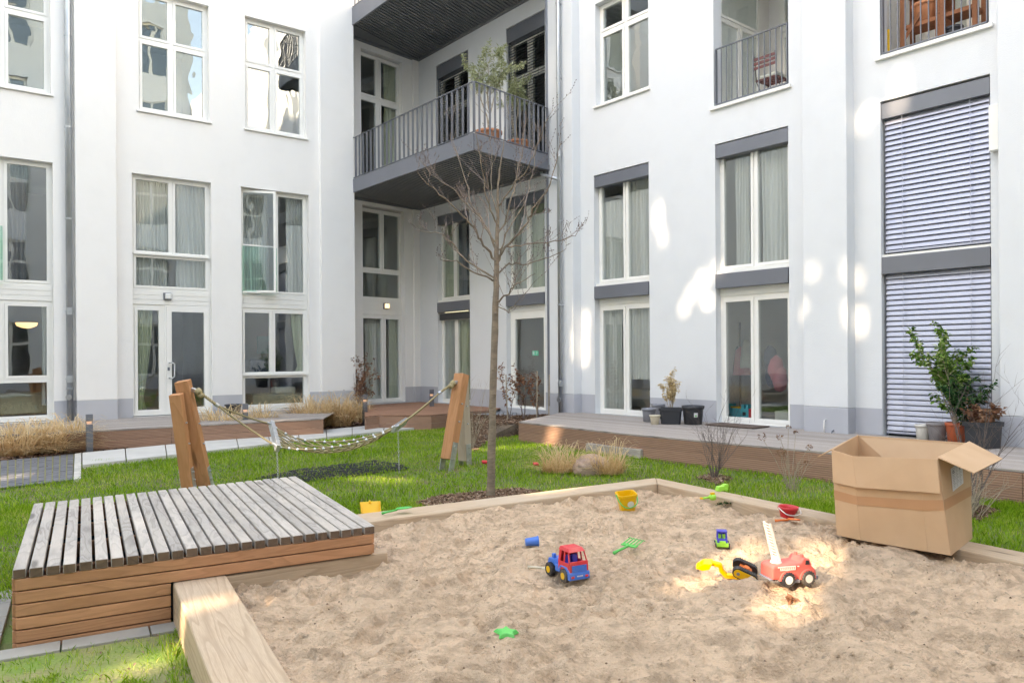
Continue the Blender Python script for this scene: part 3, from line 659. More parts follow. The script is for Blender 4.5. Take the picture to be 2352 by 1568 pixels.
# ------------------------------------------------------------------ corner balconies on a steel column
pL = WL.P(sEnd-.02, 0, .0)
dRv = (-WR.d if WR.d.y > 0 else WR.d); dIv = WI.d if WI.d.y > 0 else -WI.d
def cross_px(o, d, x):
    r = ray(x, 600); # horizontal solve o + d t parallel to r
    det = d.x*(-r.y)+r.x*d.y
    t = (-o.x*(-r.y)-r.x*o.y)/det
    return Vector((o.x+d.x*t, o.y+d.y*t, 0))
pK = cross_px(pL, dRv, 1091); pE = cross_px(pK, dIv, 1259)
def balcony(zt, zb, label, rh=.965):
    b = thing('balcony', label, 'balcony', (pK.x, pK.y, zt), group='steel balconies stacked in the building corner')
    inL = WI.P(-2.2, 0, .02); inC = WI.P(0, 0, .02); inR = WR.P(WR.sx(1262, 800), 0, .02)
    poly = [pL, pK, pE, inR, inC, inL]
    m = MB(); m.hexa([p+Vector((0, 0, zb+.06)) for p in poly], [p+Vector((0, 0, zt-.03)) for p in poly]); m.build('slab', M_ANTD, b)
    m = MB()      # ribbed soffit sheet
    def L(p, q, t): return p+(q-p)*t
    n = 46
    for k in range(n):
        t0, t1 = k/n, (k+.5)/n
        a0, a1 = L(pL, pK, t0), L(pL, pK, t1); b0, b1 = L(inC, inR, t0), L(inC, inR, t1)
        m.hexa([a0+Vector((0, 0, zb+.035)), a1+Vector((0, 0, zb+.035)), b1+Vector((0, 0, zb+.035)), b0+Vector((0, 0, zb+.035))], [a0+Vector((0, 0, zb+.06)), a1+Vector((0, 0, zb+.06)), b1+Vector((0, 0, zb+.06)), b0+Vector((0, 0, zb+.06))])
    m.build('ribbed_soffit', M_ANTD, b)
    h = (zt-zb)/2; up = Vector((0, 0, 1)); zc = Vector((0, 0, (zt+zb)/2))
    nR = Vector((dRv.y, -dRv.x, 0)).normalized(); nR = nR if nR.dot(-pK) > 0 else -nR
    nI = Vector((dIv.y, -dIv.x, 0)).normalized()
    for (p, q) in ((pL, pK), (pK, pE)):
        m = MB(); m.bar(p+zc, q+zc, .05, zt-zb); m.build('fascia', M_ANT, b, bevel=.003)
    for (p, q) in ((pE, inR), (inL, inC), (inC, inR)):
        m = MB(); e = Vector((0, 0, zb+.05)); m.bar(p+e+Vector((0, -.03, 0)), q+e+Vector((0, -.03, 0)), .08, .10); m.build('edge_angle', M_ANTD, b)
    r1 = rail(b, pL, pK, zt+.03, zt+rh, 27, bw_=.028); r2 = rail(b, pK, pE, zt+.03, zt+rh, 15, bw_=.028)
    return b
zB1 = at_y(1091, 306, pK.y).z; zB0 = at_y(1091, 345, pK.y).z
zB3 = at_y(811, 22.5, pL.y).z; zB2 = at_y(811, 61.5, pL.y).z
b1 = balcony(zB1, zB0, 'lower anthracite steel balcony with potted olive trees, spanning the inner corner')
b2 = balcony(zB3, zB2, 'upper anthracite steel balcony, only its ribbed underside and edge seen at the top')
m = MB(); pcol = pE+Vector((.03, .12, 0)); m.box(pcol.x-.05, pcol.x+.06, pcol.y-.05, pcol.y+.08, .45, TOPZ); o = m.build('steel_column', M_ANT, None, frame=Matrix.Translation((pcol.x, pcol.y, .45)), bevel=.004)
tag(o, 'tall square anthracite column holding up the corner balconies', 'column')
# outlet spout from balcony to pipe
q0 = at_y(1243, 395, pE.y); sq = WR.sx(1286.5, 415, pD+.09)
m = MB(); q2 = WR.P(sq, WR.z(1284, 414, pD+.09), pD+.09); m.tube([q0, q0+Vector((.02, 0, -.07)), q0.lerp(q2, .35)+Vector((0, 0, -.03)), q2], .035, 12); m.build('balcony_drain', M_ZINC, b1, smooth=True)
# ------------------------------------------------------------------ added unseen wall behind the camera, slit to shape the sun patches
C = thing('apartment_building', 'white rendered wing behind the camera, added unseen with slits that shape the sun patches', 'building', (-12, -10.6, 0))
class SunWall:
    o = Vector((AZ.x, AZ.y, 0))*15; d = Vector((-AZ.y, AZ.x, 0)); n = -Vector((AZ.x, AZ.y, 0))
    def P(s, a, z, off=0): return s.o+s.d*a+s.n*off+Vector((0, 0, z))
    def proj(s, p):
        t = (s.o-p).dot(s.n)/TOSUN.dot(s.n); q = p+TOSUN*t; return (q-s.o).dot(s.d), q.z
WC = SunWall()
holes = []
def hole(p, hw, hh):  # thin slits cut so the added wall casts soft sun patches
    a, z = WC.proj(p); r_ = random.Random(int(a*97+z*31)); n = max(2, int(round(hw*2/.05))); k_ = 1.9 if hh < .11 else .8
    for k in range(n):
        t = (k+.5)/n*2-1; x = a+t*hw; e = 1-.45*t*t; lo, hi = hh*e*r_.uniform(.75, 1.15), hh*e*r_.uniform(.75, 1.15); w_ = .0125*k_*(1.25-.5*abs(t))
        holes.append((x-w_, x+w_, z-lo, z+hi))
def onR(x, y, off=0.0): return WR.P(WR.sx(x, y, off), WR.z(x, y, off), off)
def streak(p0, p1, n, hw, hh):
    for k in range(n): hole(Vector(p0).lerp(Vector(p1), k/(n-1) if n > 1 else 0), hw, hh)
# (x, y on the photo, half width m, half height m)
for (x, y, a, c) in ((1342, 800, .13, .42), (1345, 735, .10, .25), (1512, 500, .09, .32), (1522, 545, .07, .16), (1650, 615, .14, .16), (1615, 640, .16, .15), (1590, 672, .12, .14), (1572, 705, .09, .14), (1625, 690, .10, .10), (1882, 640, .07, .13), (1856, 720, .07, .14), (1972, 735, .09, .26), (1966, 640, .07, .18), (2068, 195, .09, .25), (2060, 240, .10, .12), (1982, 282, .07, .14), (1995, 258, .07, .10), (2040, 250, .14, .05)):
    hole(onR(x, y), a*.8, c*.85)
g = lambda x, y, z=.18: at_z(x, y, z)
streak(g(1600, 1345), g(1728, 1252), 12, .05, .05)
streak(g(1905, 1262), g(1880, 1330), 5, .05, .06); streak(g(1868, 1250), g(1850, 1300), 4, .04, .06); streak(g(1835, 1340), g(1822, 1415), 7, .055, .06); streak(g(1800, 1365), g(1790, 1400), 3, .03, .025)
streak(g(1865, 1385), g(1855, 1408), 2, .03, .02)
streak(g(1280, 1135), g(1335, 1122), 4, .09, .10); streak(g(440, 1402, .23), g(515, 1370, .23), 5, .035, .045)
streak(at_z(437, 1405, .2), at_z(437, 1460, .05), 3, .03, .06)
streak(at_z(300, 1548), at_z(395, 1500), 4, .07, .04); hole(onR(1235, 985, 1.6), .14, .10)
streak(at_z(1090, 1035), at_z(1330, 1018), 6, .16, .07); streak(at_z(800, 1095), at_z(930, 1105), 5, .13, .06); streak(at_z(720, 1000), at_z(760, 985, .3), 3, .14, .12); streak(at_z(0, 1105), at_z(60, 1092), 3, .16, .07)
hole(at_z(0, 1140), .2, .03)
def cutwall(W, s0, s1, z0, z1, opens, mat, name, par):
    ss = sorted(set([s0, s1]+[v for o in opens for v in o[:2] if s0 < v < s1])); zz = sorted(set([z0, z1]+[v for o in opens for v in o[2:4] if z0 < v < z1]))
    m = MB(); op = np.array(opens)
    for i in range(len(ss)-1):
        cs = (ss[i]+ss[i+1])/2; sel = op[(op[:, 0] < cs) & (op[:, 1] > cs)]; run = None
        for j in range(len(zz)-1):
            cz = (zz[j]+zz[j+1])/2; blocked = bool(len(sel)) and bool(np.any((sel[:, 2] < cz) & (sel[:, 3] > cz)))
            if not blocked and run is None: run = zz[j]
            if run is not None and (blocked or j == len(zz)-2):
                top = zz[j] if blocked else zz[j+1]
                m.wbox(W, ss[i], ss[i+1], run, top, -.06, 0); run = None
    return m.build(name, mat, par)
cutwall(WC, -22, 26, 0, 23.5, holes, M_OPP, 'wall', C)
D = thing('apartment_building', 'pale rendered wing behind the camera joining the right wing', 'building', (12, -2, 0))
WD = Wall((0, 0), (3490, 801)); WD.d = -WL.d if WL.d.x > 0 else WL.d; WD.n = Vector((-WL.n.x, -WL.n.y, 0)); WD.o = WR.P(sR0 if WR.P(sR0, 0).y < WR.P(sR1, 0).y else sR1, 0)*1.0
sR_far = WD.o
opD = [(1.2+k*3.1, 2.9+k*3.1, .6+j*3.9, 3.2+j*3.9) for k in range(7) for j in range(5)]
facade(D, WD, 0, 24, 0, 20, opD, M_PR, depth=.25)
for (a, c, z0, z1) in opD:
    window(D, WD, a, c, [(z0, z0+1.6, [.5]), (z0+1.6, z1, [.5])], off=-.15)
    m = MB(); m.wbox(WD, a, c, z0, z1, -.26, -.24); m.build('window_backing', M_WIN, D)
for k in range(-5, 6):
    for j in range(5):
        a0, z0 = k*3.4-.8, 1.0+j*4.2; r_ = (a0, a0+1.7, z0, z0+2.5)
        if any(h[0] < r_[1]+.05 and h[1] > r_[0]-.05 and h[2] < r_[3]+.05 and h[3] > r_[2]-.05 for h in holes): continue
        m = MB(); m.wbox(WC, *r_, .01, .03); o = m.build('window', M_WIN, C)
        m = MB(); m.wbox(WC, a0+.8, a0+.9, z0, z0+2.5, .032, .06); m.wbox(WC, a0, a0+.79, z0+1.6, z0+1.7, .032, .06); m.build('window_frame', M_FRM, o)
# ------------------------------------------------------------------ ground
def sheet(name, pts, z, mat, kind='structure', thick=0):
    m = MB(); P = [Vector((p[0], p[1], z)) for p in pts]
    if thick: m.hexa([p-Vector((0, 0, thick)) for p in P], P)
    else: m.quad(*P)
    return tag(m.build(name, mat), kind=kind)
def px(l, z=0.0): return [at_z(x, y, z) for x, y in l]
m = MB(); m.quad((-60, -60, -.06), (60, -60, -.06), (60, 60, -.06), (-60, 60, -.06)); tag(m.build('ground', M_SOIL), kind='structure')
NG = {}
def vnoise(x, y, cell, seed):
    r = NG.get(seed)
    if r is None: r = NG[seed] = np.random.default_rng(seed).random((64, 64))*2-1
    u = np.asarray(x)/cell; v = np.asarray(y)/cell; i = np.floor(u).astype(int); j = np.floor(v).astype(int); a = u-i; b = v-j
    a = a*a*(3-2*a); b = b*b*(3-2*b)
    g = lambda p, q: r[(p) % 64, (q) % 64]
    return (g(i, j)*(1-a)+g(i+1, j)*a)*(1-b)+(g(i, j+1)*(1-a)+g(i+1, j+1)*a)*b
def inpoly(x, y, poly):
    x = np.asarray(x); y = np.asarray(y); c = np.zeros(x.shape, bool); n = len(poly)
    for i in range(n):
        x1, y1 = poly[i][0], poly[i][1]; x2, y2 = poly[(i+1) % n][0], poly[(i+1) % n][1]
        if y1 == y2: continue
        k = ((y1 > y) != (y2 > y)) & (x < (x2-x1)*(y-y1)/(y2-y1)+x1); c ^= k
    return c
def gridmesh(name, X0, X1, Y0, Y1, st, hf, poly, mat, smooth=True, holes=()):
    nx, ny = int((X1-X0)/st), int((Y1-Y0)/st)
    xs = X0+np.arange(nx+1)*st; ys = Y0+np.arange(ny+1)*st; XX, YY = np.meshgrid(xs, ys); ZZ = hf(XX, YY)
    v = np.stack([XX.ravel(), YY.ravel(), ZZ.ravel()], 1)
    I, J = np.meshgrid(np.arange(nx), np.arange(ny)); cx = xs[I]+st/2; cy = ys[J]+st/2; ok = inpoly(cx, cy, poly)
    for h in holes: ok &= ~inpoly(cx, cy, h)
    a = (J*(nx+1)+I)[ok]; q = np.stack([a, a+1, a+nx+2, a+nx+1], 1)
    used = np.unique(q); mp = np.zeros(len(v), int); mp[used] = np.arange(len(used))
    return rawmesh(name, v[used], mp[q], mat, smooth)
def rawmesh(name, v, q, mat, smooth=False, rnd=None):
    me = bpy.data.meshes.new(name); k = q.shape[1]
    me.vertices.add(len(v)); me.vertices.foreach_set('co', np.ascontiguousarray(v, dtype=np.float32).ravel())
    me.loops.add(q.size); me.loops.foreach_set('vertex_index', np.ascontiguousarray(q, dtype=np.int32).ravel())
    me.polygons.add(len(q)); me.polygons.foreach_set('loop_start', (np.arange(len(q))*k).astype(np.int32))
    if smooth: me.polygons.foreach_set('use_smooth', np.ones(len(q), bool))
    me.materials.append(mat)
    if rnd is not None: at = me.attributes.new('rnd', 'FLOAT', 'FACE'); at.data.foreach_set('value', np.asarray(rnd, dtype=np.float32))
    me.update(calc_edges=True); o = bpy.data.objects.new(name, me); COL.objects.link(o); MW[o.name] = Matrix(); return o
BZ = .23
bLo, bLi = px([(395.6, 1331.5), (487.6, 1568)], BZ), px([(516.6, 1314.4), (674.7, 1568)], BZ)
def ext(p, q, k): return p+(q-p)*k
bLo[1] = ext(bLo[0], bLo[1], 2.0); bLi[1] = ext(bLi[0], bLi[1], 2.0)
o1, o2 = px([(1176, 1136.5), (1499, 1097.2)], BZ); i1, i2 = px([(1176, 1154), (1499, 1111)], BZ)
r1, r2 = px([(1510, 1097.2), (2352, 1267)], BZ); q1, q2 = px([(1530, 1114), (2352, 1293)], BZ)
def isect(a, b, c, d):
    r = b-a; s = d-c; t = ((c.x-a.x)*s.y-(c.y-a.y)*s.x)/(r.x*s.y-r.y*s.x); return a+r*t
oC = isect(o1, o2, r1, r2); iC = isect(i1, i2, q1, q2)
oA, iA = ext(o2, o1, 2.35), ext(i2, i1, 2.35); oR, iR = ext(r1, r2, 1.6), ext(q1, q2, 1.6)
# platform corners
PZ = .414
FL, FR, BR_, BL_ = px([(26.3, 1309), (860.9, 1206.5), (678.8, 1092.4), (76.2, 1156.3)], PZ)
lg0, lg1 = px([(517.5, 1322.5), (889.6, 1267.3)], BZ-.005); lb0, lb1 = px([(517.5, 1309), (889.6, 1256.5)], BZ-.005)
sandpoly = [bLi[1], bLi[0], bLi[0]+Vector((-.05, .35, 0)), iA, iC, iR, Vector((8, .6, 0))]
FT = np.random.default_rng(5)
foot = [(FT.uniform(-2, 5), FT.uniform(2.2, 7.6), FT.uniform(0, 3.14), FT.uniform(.05, .13), FT.uniform(.03, .06), FT.uniform(.018, .045)) for _ in range(170)]
foot += [(FT.uniform(-1.5, 5), FT.uniform(2.5, 7.4), FT.uniform(0, 3.14), FT.uniform(.12, .16), FT.uniform(.05, .07), FT.uniform(.035, .055)) for _ in range(34)]
def sandz(x, y):
    x = np.asarray(x, float); y = np.asarray(y, float)
    z = .165+.030*vnoise(x, y, 1.15, 1)+.034*vnoise(x+3, y, .46, 2)+.024*vnoise(x, y+5, .21, 3)
    rg = 1-np.abs(vnoise(x+.04*vnoise(x, y, .1, 14), y, .16, 4)); z = z+.034*(rg**4-.25)
    wx, wy = x+.05*vnoise(x, y, .13, 15), y+.05*vnoise(x, y, .13, 16); r2_ = 1-np.abs(vnoise(wx, wy, .085, 17)); z = z+.022*(r2_**3-.3)*np.clip(vnoise(x, y, .4, 18)*1.5+.6, 0, 1)
    msk = np.clip(vnoise(x, y, .55, 9)*1.4+.35, 0, 1)
    z = z+(.014*vnoise(x, y, .075, 5)+.013*vnoise(x, y, .038, 6)+.009*vnoise(x, y, .021, 8))*(.25+1.1*msk)
    for (fx, fy, fa, fl, fw, fd) in foot:
        dx = (x-fx)*math.cos(fa)+(y-fy)*math.sin(fa); dy = -(x-fx)*math.sin(fa)+(y-fy)*math.cos(fa)
        r = (dx/fl)**2+(dy/fw)**2; z = z-fd*np.exp(-r*1.2)+fd*.45*np.exp(-((np.sqrt(r)-1.55)/.35)**2)
    la, lb2 = lg0, lg1; dd = ((x-la.x)*(lb2.y-la.y)-(y-la.y)*(lb2.x-la.x))/math.hypot(lb2.x-la.x, lb2.y-la.y); along = ((x-la.x)*(lb2.x-la.x)+(y-la.y)*(lb2.y-la.y))/((lb2-la).length**2)
    z = z-.05*np.exp(-(dd/.16)**2)*np.clip(along*3+.2, 0, 1)*np.clip((1.15-along)*4, 0, 1)
    # heaped against the near beam and the ledge, dug out at the far corner
    z = z+.03*np.exp(-((x+1.3)**2+(y-3.7)**2)/.8)-.02*np.exp(-((x-2)**2+(y-7)**2)/.5)
    return np.minimum(z, .219)+.01*np.tanh((z-.219)*20*(z > .219))
def sz(x, y): return float(sandz(np.array([x]), np.array([y]))[0])
def onsand(x, y):
    p = at_z(x, y, .17)
    for _ in range(4): p = at_z(x, y, sz(p.x, p.y))
    return p
tag(gridmesh('sand', -3.2, 7.4, 1.0, 8.6, .0125, sandz, sandpoly, M_SAND), kind='structure')
# timber edging of the sand pit
def edging(nm, lo, hi, poly, label, z0=0.0, z1=BZ, bevel=.012):
    m = MB(); m.cr = random.random(); P = [Vector(p) for p in poly]
    m.hexa([Vector((p.x, p.y, z0)) for p in P], [Vector((p.x, p.y, z1)) for p in P])
    o = m.build(nm, M_BEAM, None, frame=frame_of((lo.x, lo.y, z0), hi-lo), bevel=bevel)
    return tag(o, label, 'timber beam', 'timber edging around the sand pit')
edging('edging_beam', bLo[0], bLo[1], [bLo[0], bLo[1], bLi[1], bLi[0]], 'thick pale timber beam with long cracks in the near foreground, running up to the slatted platform')
edging('edging_beam', lg0, lg1, [lb0, lg0, lg1, lb1], 'narrow browner timber lying along the front of the slatted platform', z1=BZ-.005)
edging('edging_beam', oA, oC, [iA, iC, oC, oA], 'far left timber edging of the sand pit, from behind the platform to the back corner')
edging('edging_beam', oC, oR, [iC, iR, oR, oC+(oR-oC).normalized()*.002], 'far right timber edging of the sand pit, running under the cardboard box')
# lawn soil
sandbox = [bLo[1], bLo[0], lg0, lg1, oA, oC, oR, Vector((9, .5, 0))]
platp = [FL, FR, BR_, BL_]
lawn_px = [(-260, 1140), (0, 1122), (186, 1100), (186, 1066), (823, 995), (1019, 975), (1045, 1000), (1060, 1035), (1095, 1035), (1130, 1005), (1180, 990), (1215, 996), (1826, 1097), (2352, 1158), (2700, 1199)]
lawnp = px(lawn_px)+[Vector((9, 3, 0)), Vector((9, .5, 0)), Vector((-7, .5, 0)), Vector((-9, 5, 0))]
m = MB(); m.quad(*[Vector((p.x, p.y, -.012)) for p in lawnp]); tag(m.build('lawn', M_LAWN), kind='structure')
# kerb strip of pale slabs along the lawn
tp = px([(188, 1039), (823, 979), (1026, 957.5)], .045); bp = px([(188, 1067), (823, 994.7), (1019, 975)], .045)
def lerp3(l, t): return l[0].lerp(l[1], t/.75) if t < .75 else l[1].lerp(l[2], (t-.75)/.25)
m = MB(); n = 11
for k in range(n):
    a, c = k/n+.0012, (k+1)/n-.0012; m.cr = random.random(); q = [lerp3(bp, a), lerp3(bp, c), lerp3(tp, c), lerp3(tp, a)]
    m.hexa([p-Vector((0, 0, .08)) for p in q], q)
tag(m.build('path', M_CON, bevel=.004), kind='structure')
# dark pavers with mossy joints, white stone border
c00, c10, c11, c01 = px([(0, 1119), (168, 1100.5), (170, 1041), (0, 1057.5)], .02)
ex_ = (c00-c10); c00 = c10+ex_*2.4; c01 = c11+(c01-c11)*2.4
def bil(a, b, c, d, u, v): return a.lerp(b, u).lerp(d.lerp(c, u), v)
m = MB(); nu, nv = 24, 16; off_ = 0
for i in range(nu):
    for j in range(nv):
        m.cr = random.random(); u0, u1 = i/nu+.004, (i+1)/nu-.004; v0, v1 = j/nv+.004, (j+1)/nv-.004
        dz = Vector((0, 0, random.uniform(-.003, .003))); q = [bil(c00, c10, c11, c01, a, b_)+dz for a, b_ in ((u0, v0), (u1, v0), (u1, v1), (u0, v1))]
        m.hexa([p-Vector((0, 0, .05)) for p in q], q)
tag(m.build('paving', M_PAV, bevel=.004), kind='structure')
m = MB(); m.quad(*[p-Vector((0, 0, .009)) for p in (c00, c10, c11, c01)]); tag(m.build('paving_joints', M_PAVG), kind='structure')
w0, w1 = px([(169, 1100), (171.5, 1041)], .03); w2, w3 = px([(186, 1097.5), (187, 1038.5)], .03)
m = MB()
for k in range(16):
    m.cr = random.random(); a, c = k/16+.004, (k+1)/16-.004; q = [w0.lerp(w1, a), w2.lerp(w3, a), w2.lerp(w3, c), w0.lerp(w1, c)]; m.hexa([p-Vector((0, 0, .06)) for p in q], q)
tag(m.build('kerb_stones', M_WST, bevel=.005), kind='structure')
# flagstones beside and before the platform
dP = (FR-FL).normalized(); dB = (BL_-FL).normalized()
def fpt(a, b_, z=.015): p = FL+dP*a+dB*b_; return Vector((p.x, p.y, z))
m = MB()
for k in range(7):
    m.cr = random.random(); a0 = -.62+k*.42; q = [fpt(a0+.003, -.155), fpt(a0+.415, -.155), fpt(a0+.415, -.005), fpt(a0+.003, -.005)]
    if a0 > 1.0: continue
    m.hexa([p-Vector((0, 0, .05)) for p in q], q)
for k in range(3):
    for j in range(4):
        m.cr = random.random(); a0 = -.06-.42*(k+1); b0 = .0+j*.3
        if b0 > .95: continue
        q = [fpt(a0+.003, b0+.002), fpt(a0+.416, b0+.002), fpt(a0+.416, b0+.296), fpt(a0+.003, b0+.296)]; m.hexa([p-Vector((0, 0, .05)) for p in q], q)
tag(m.build('flagstones', M_FLAG, bevel=.004), kind='structure')
moss = [fpt(-1.3, -.158, 0), fpt(1.75, -.158, 0)]+[bLo[1]+Vector((0, .3, 0)), Vector((-3.5, 1.2, 0))]
m = MB(); m.quad(*[Vector((p.x, p.y, .002)) for p in moss]); tag(m.build('mossy_ground', M_MOSS), kind='structure')
# mulch beds
bed1 = px([(-300, 1090), (0, 1062), (170, 1044), (823, 980), (1026, 958.5), (1100, 968), (1100, 940), (0, 990), (-300, 1020)])
bed2 = px([(1026, 958.5), (1019, 975), (1045, 1000), (1060, 1037), (1095, 1037), (1130, 1005), (1180, 990), (1215, 996), (1300, 975), (1260, 958), (1140, 962), (1080, 957)])
ring = px([(955, 1157), (1010, 1141), (1110, 1131), (1185, 1124), (1245, 1131), (1180, 1145), (1100, 1160), (1000, 1172)])
sm1 = px([(1595, 1098), (1640, 1088), (1685, 1100), (1650, 1115)]); sm2 = px([(2190, 1180), (2240, 1160), (2300, 1175), (2250, 1200)])
for i, b_ in enumerate((bed1, bed2, ring)):
    m = MB(); m.quad(*[Vector((p.x, p.y, -.004+.004*i)) for p in b_]); tag(m.build('soil_bed', M_SOIL), kind='structure')
mtop = px([(1040, 962), (1110, 973), (1190, 971), (1300, 957), (1268, 951), (1200, 955), (1045, 952)], .23)
mbot = px([(1030, 985), (1105, 1012), (1200, 1000), (1310, 975)], -.01)
m = MB(); m.quad(*mtop)
for i in range(3): m.quad(mbot[i], mbot[i+1], mtop[i+1], mtop[i])
tag(m.build('soil_bed', M_SOIL), kind='structure')
def scatter_px(poly, n):
    P = np.array([(p[0], p[1]) for p in poly]); lo, hi = P.min(0), P.max(0); out = np.zeros((0, 2))
    while len(out) < n:
        q = RNG.uniform(lo, hi, (n*2, 2)); out = np.concatenate([out, q[inpoly(q[:, 0], q[:, 1], poly)]])
    return out[:n]
def chips(poly, n, size, z=.01, name='mulch'):
    q = scatter_px(poly, n); a = RNG.uniform(0, 6.28, n); L = RNG.uniform(.5, 1.3, n)*size; w_ = L*RNG.uniform(.25, .6, n)
    d = np.stack([np.cos(a), np.sin(a), RNG.uniform(-.5, .5, n)], 1); s_ = np.stack([-np.sin(a), np.cos(a), RNG.uniform(-.5, .5, n)], 1)
    c = np.concatenate([q, (z+RNG.uniform(0, .018, n))[:, None]], 1)
    v = np.stack([c-d*L[:, None]/2-s_*w_[:, None]/2, c+d*L[:, None]/2-s_*w_[:, None]/2, c+d*L[:, None]/2+s_*w_[:, None]/2, c-d*L[:, None]/2+s_*w_[:, None]/2], 1).reshape(-1, 3)
    return tag(rawmesh(name, v, np.arange(4*n).reshape(-1, 4), M_MUL, rnd=RNG.random(n)), kind='stuff')
bed1v = px([(-100, 1072), (170, 1042), (823, 980), (1026, 958.5), (1060, 962), (1060, 950), (700, 972), (0, 1040), (-100, 1050)])
chips(bed1v, 14000, .045); chips(bed2, 7000, .045); chips(mtop, 6000, .045, .235); chips(ring, 5500, .035); chips(sm1, 700, .03); chips(sm2, 700, .03)
rq = np.random.default_rng(17); cc = []
for i in range(3):
    for _ in range(1300):
        u, v = rq.random(), rq.random(); cc.append(mbot[i].lerp(mbot[i+1], u).lerp(mtop[i].lerp(mtop[i+1], u), v))
m = MB()
for p in cc:
    m.cr = rq.random(); m.leaf(p+Vector((0, -.01, .012)), (rq.uniform(-1, 1), rq.uniform(-1, 1), rq.uniform(-.4, .6)), .05, .022, (0, -.4, 1))
tag(m.build('mulch', M_MUL), kind='stuff')
# lawn blades
def blades(pts, hgt, wid, lean, seed, name, mat, z0=0.0, lush=None):
    r = np.random.default_rng(seed); n = len(pts); a = r.uniform(0, 6.283, n); b = r.uniform(0, 6.283, n)
    h = hgt*r.uniform(.55, 1.35, n); le = lean*r.uniform(.1, 1, n)*h
    if lush is not None: h = h*lush
    base = np.concatenate([pts, np.full((n, 1), z0-.004)], 1); s_ = np.stack([np.cos(a), np.sin(a), a*0], 1)*wid/2
    ld = np.stack([np.cos(b), np.sin(b), b*0], 1)
    mid = base+ld*(le*.35)[:, None]+np.stack([a*0, a*0, h*.6], 1); tip = base+ld*le[:, None]+np.stack([a*0, a*0, h], 1)
    v = np.stack([base-s_, base+s_, mid+s_*.7, tip, mid-s_*.7], 1).reshape(-1, 3); k = np.arange(n)*5
    f = np.stack([k, k+1, k+2, k+3, k+4], 1)
    return tag(rawmesh(name, v, f, mat, rnd=r.random(n)), kind='stuff')
def lawn_pts(n, X0, X1, Y0, Y1, seed):
    r = np.random.default_rng(seed); q = np.stack([r.uniform(X0, X1, n), r.uniform(Y0, Y1, n)], 1); x, y = q[:, 0], q[:, 1]
    ok = inpoly(x, y, lawnp)
    for p in (sandbox, platp, [fpt(-1.5, -.16), fpt(1.8, -.16), fpt(1.8, 0), fpt(-.0, 0), fpt(-.04, .92), fpt(-1.5, .92)], moss): ok &= ~inpoly(x, y, p)
    dens = .5+.5*vnoise(x, y, .35, 21)+.35*vnoise(x, y, .12, 22)
    for p in (ring, sm1, sm2): ok &= ~(inpoly(x, y, p) & (r.random(n) > .04))
    ok &= ~(inpoly(x, y, matp) & (r.random(n) > .5))
    ok &= r.random(n) < np.clip(.55+dens*.6, .25, 1)
    return q[ok]
matp = px([(585, 1100), (690, 1078), (860, 1058), (915, 1064), (940, 1076), (800, 1094), (700, 1106)])
lu = lambda q: .85+.35*vnoise(q[:, 0], q[:, 1], .5, 31)
q = lawn_pts(150000, -8.5, 8, 7.0, 13.5, 1); blades(q, .052, .0075, .8, 2, 'grass', M_GR, lush=lu(q))
q = lawn_pts(70000, -6, 2.5, 13.5, 18.5, 12); blades(q, .036, .010, .8, 13, 'grass', M_GR, lush=lu(q))
q = lawn_pts(160000, -5, 7, 4.2, 7.8, 3); blades(q, .050, .0055, .8, 4, 'grass', M_GR, lush=lu(q))
r = np.random.default_rng(8); q = r.uniform((-4, 1.5), (-.8, 4.2), (190000, 2)); ok = inpoly(q[:, 0], q[:, 1], moss)
dn = vnoise(q[:, 0], q[:, 1], .22, 41)+.6*vnoise(q[:, 0], q[:, 1], .08, 42); ok &= ((dn > .12) | (r.random(len(q)) < .12)) & (r.random(len(q)) < .45); blades(q[ok], .032, .0045, 1.2, 9, 'grass', M_GR)
e = [bLo[0].lerp(bLo[1], t)+Vector((-.05, -.03, 0)) for t in np.linspace(.12, .8, 60)]; q = np.array([(p.x+random.gauss(0, .025), p.y+random.gauss(0, .03)) for p in e for _ in range(5)]); blades(q, .075, .0045, .9, 10, 'grass', M_GR)
def fallen(poly, n, size, seed, ex=()):
    q = scatter_px(poly, n); m = MB(); r_ = random.Random(seed)
    for (x, y) in q:
        if any(inpoly(np.array([x]), np.array([y]), e)[0] for e in ex): continue
        m.cr = r_.random(); m.leaf((x, y, r_.uniform(.005, .04)), (r_.uniform(-1, 1), r_.uniform(-1, 1), r_.uniform(-.2, .3)), size*r_.uniform(.5, 1.2), size*.5*r_.uniform(.5, 1.2), (r_.uniform(-.3, .3), r_.uniform(-.3, .3), 1), bend=r_.uniform(0, .4))
    return tag(m.build('leaf_litter', M_MUL), kind='stuff')
fallen(moss, 420, .028, 1); fallen([Vector((-7, 6, 0)), Vector((7, 6, 0)), Vector((4, 13, 0)), Vector((-7, 12, 0))], 900, .035, 2, (sandbox, platp, [Vector((p.x, p.y, 0)) for p in px([(1192, 985), (2352, 1150), (2352, 950), (1192, 940)])]))
# rubber safety mat
m = MB(); P = [Vector((p.x, p.y, .004)) for p in matp]; m.hexa([p-Vector((0, 0, .02)) for p in P], P)
RM = m; q = scatter_px(matp, 700)
for (x, y) in q: m.obox((x, y, .010), (random.uniform(.01, .035), 0, 0), (0, .008, 0), (0, 0, .006))
tag(m.build('rubber_mat', M_RUB), 'black rubber fall protection mat half overgrown by the lawn, under the rope hammock', 'mat')
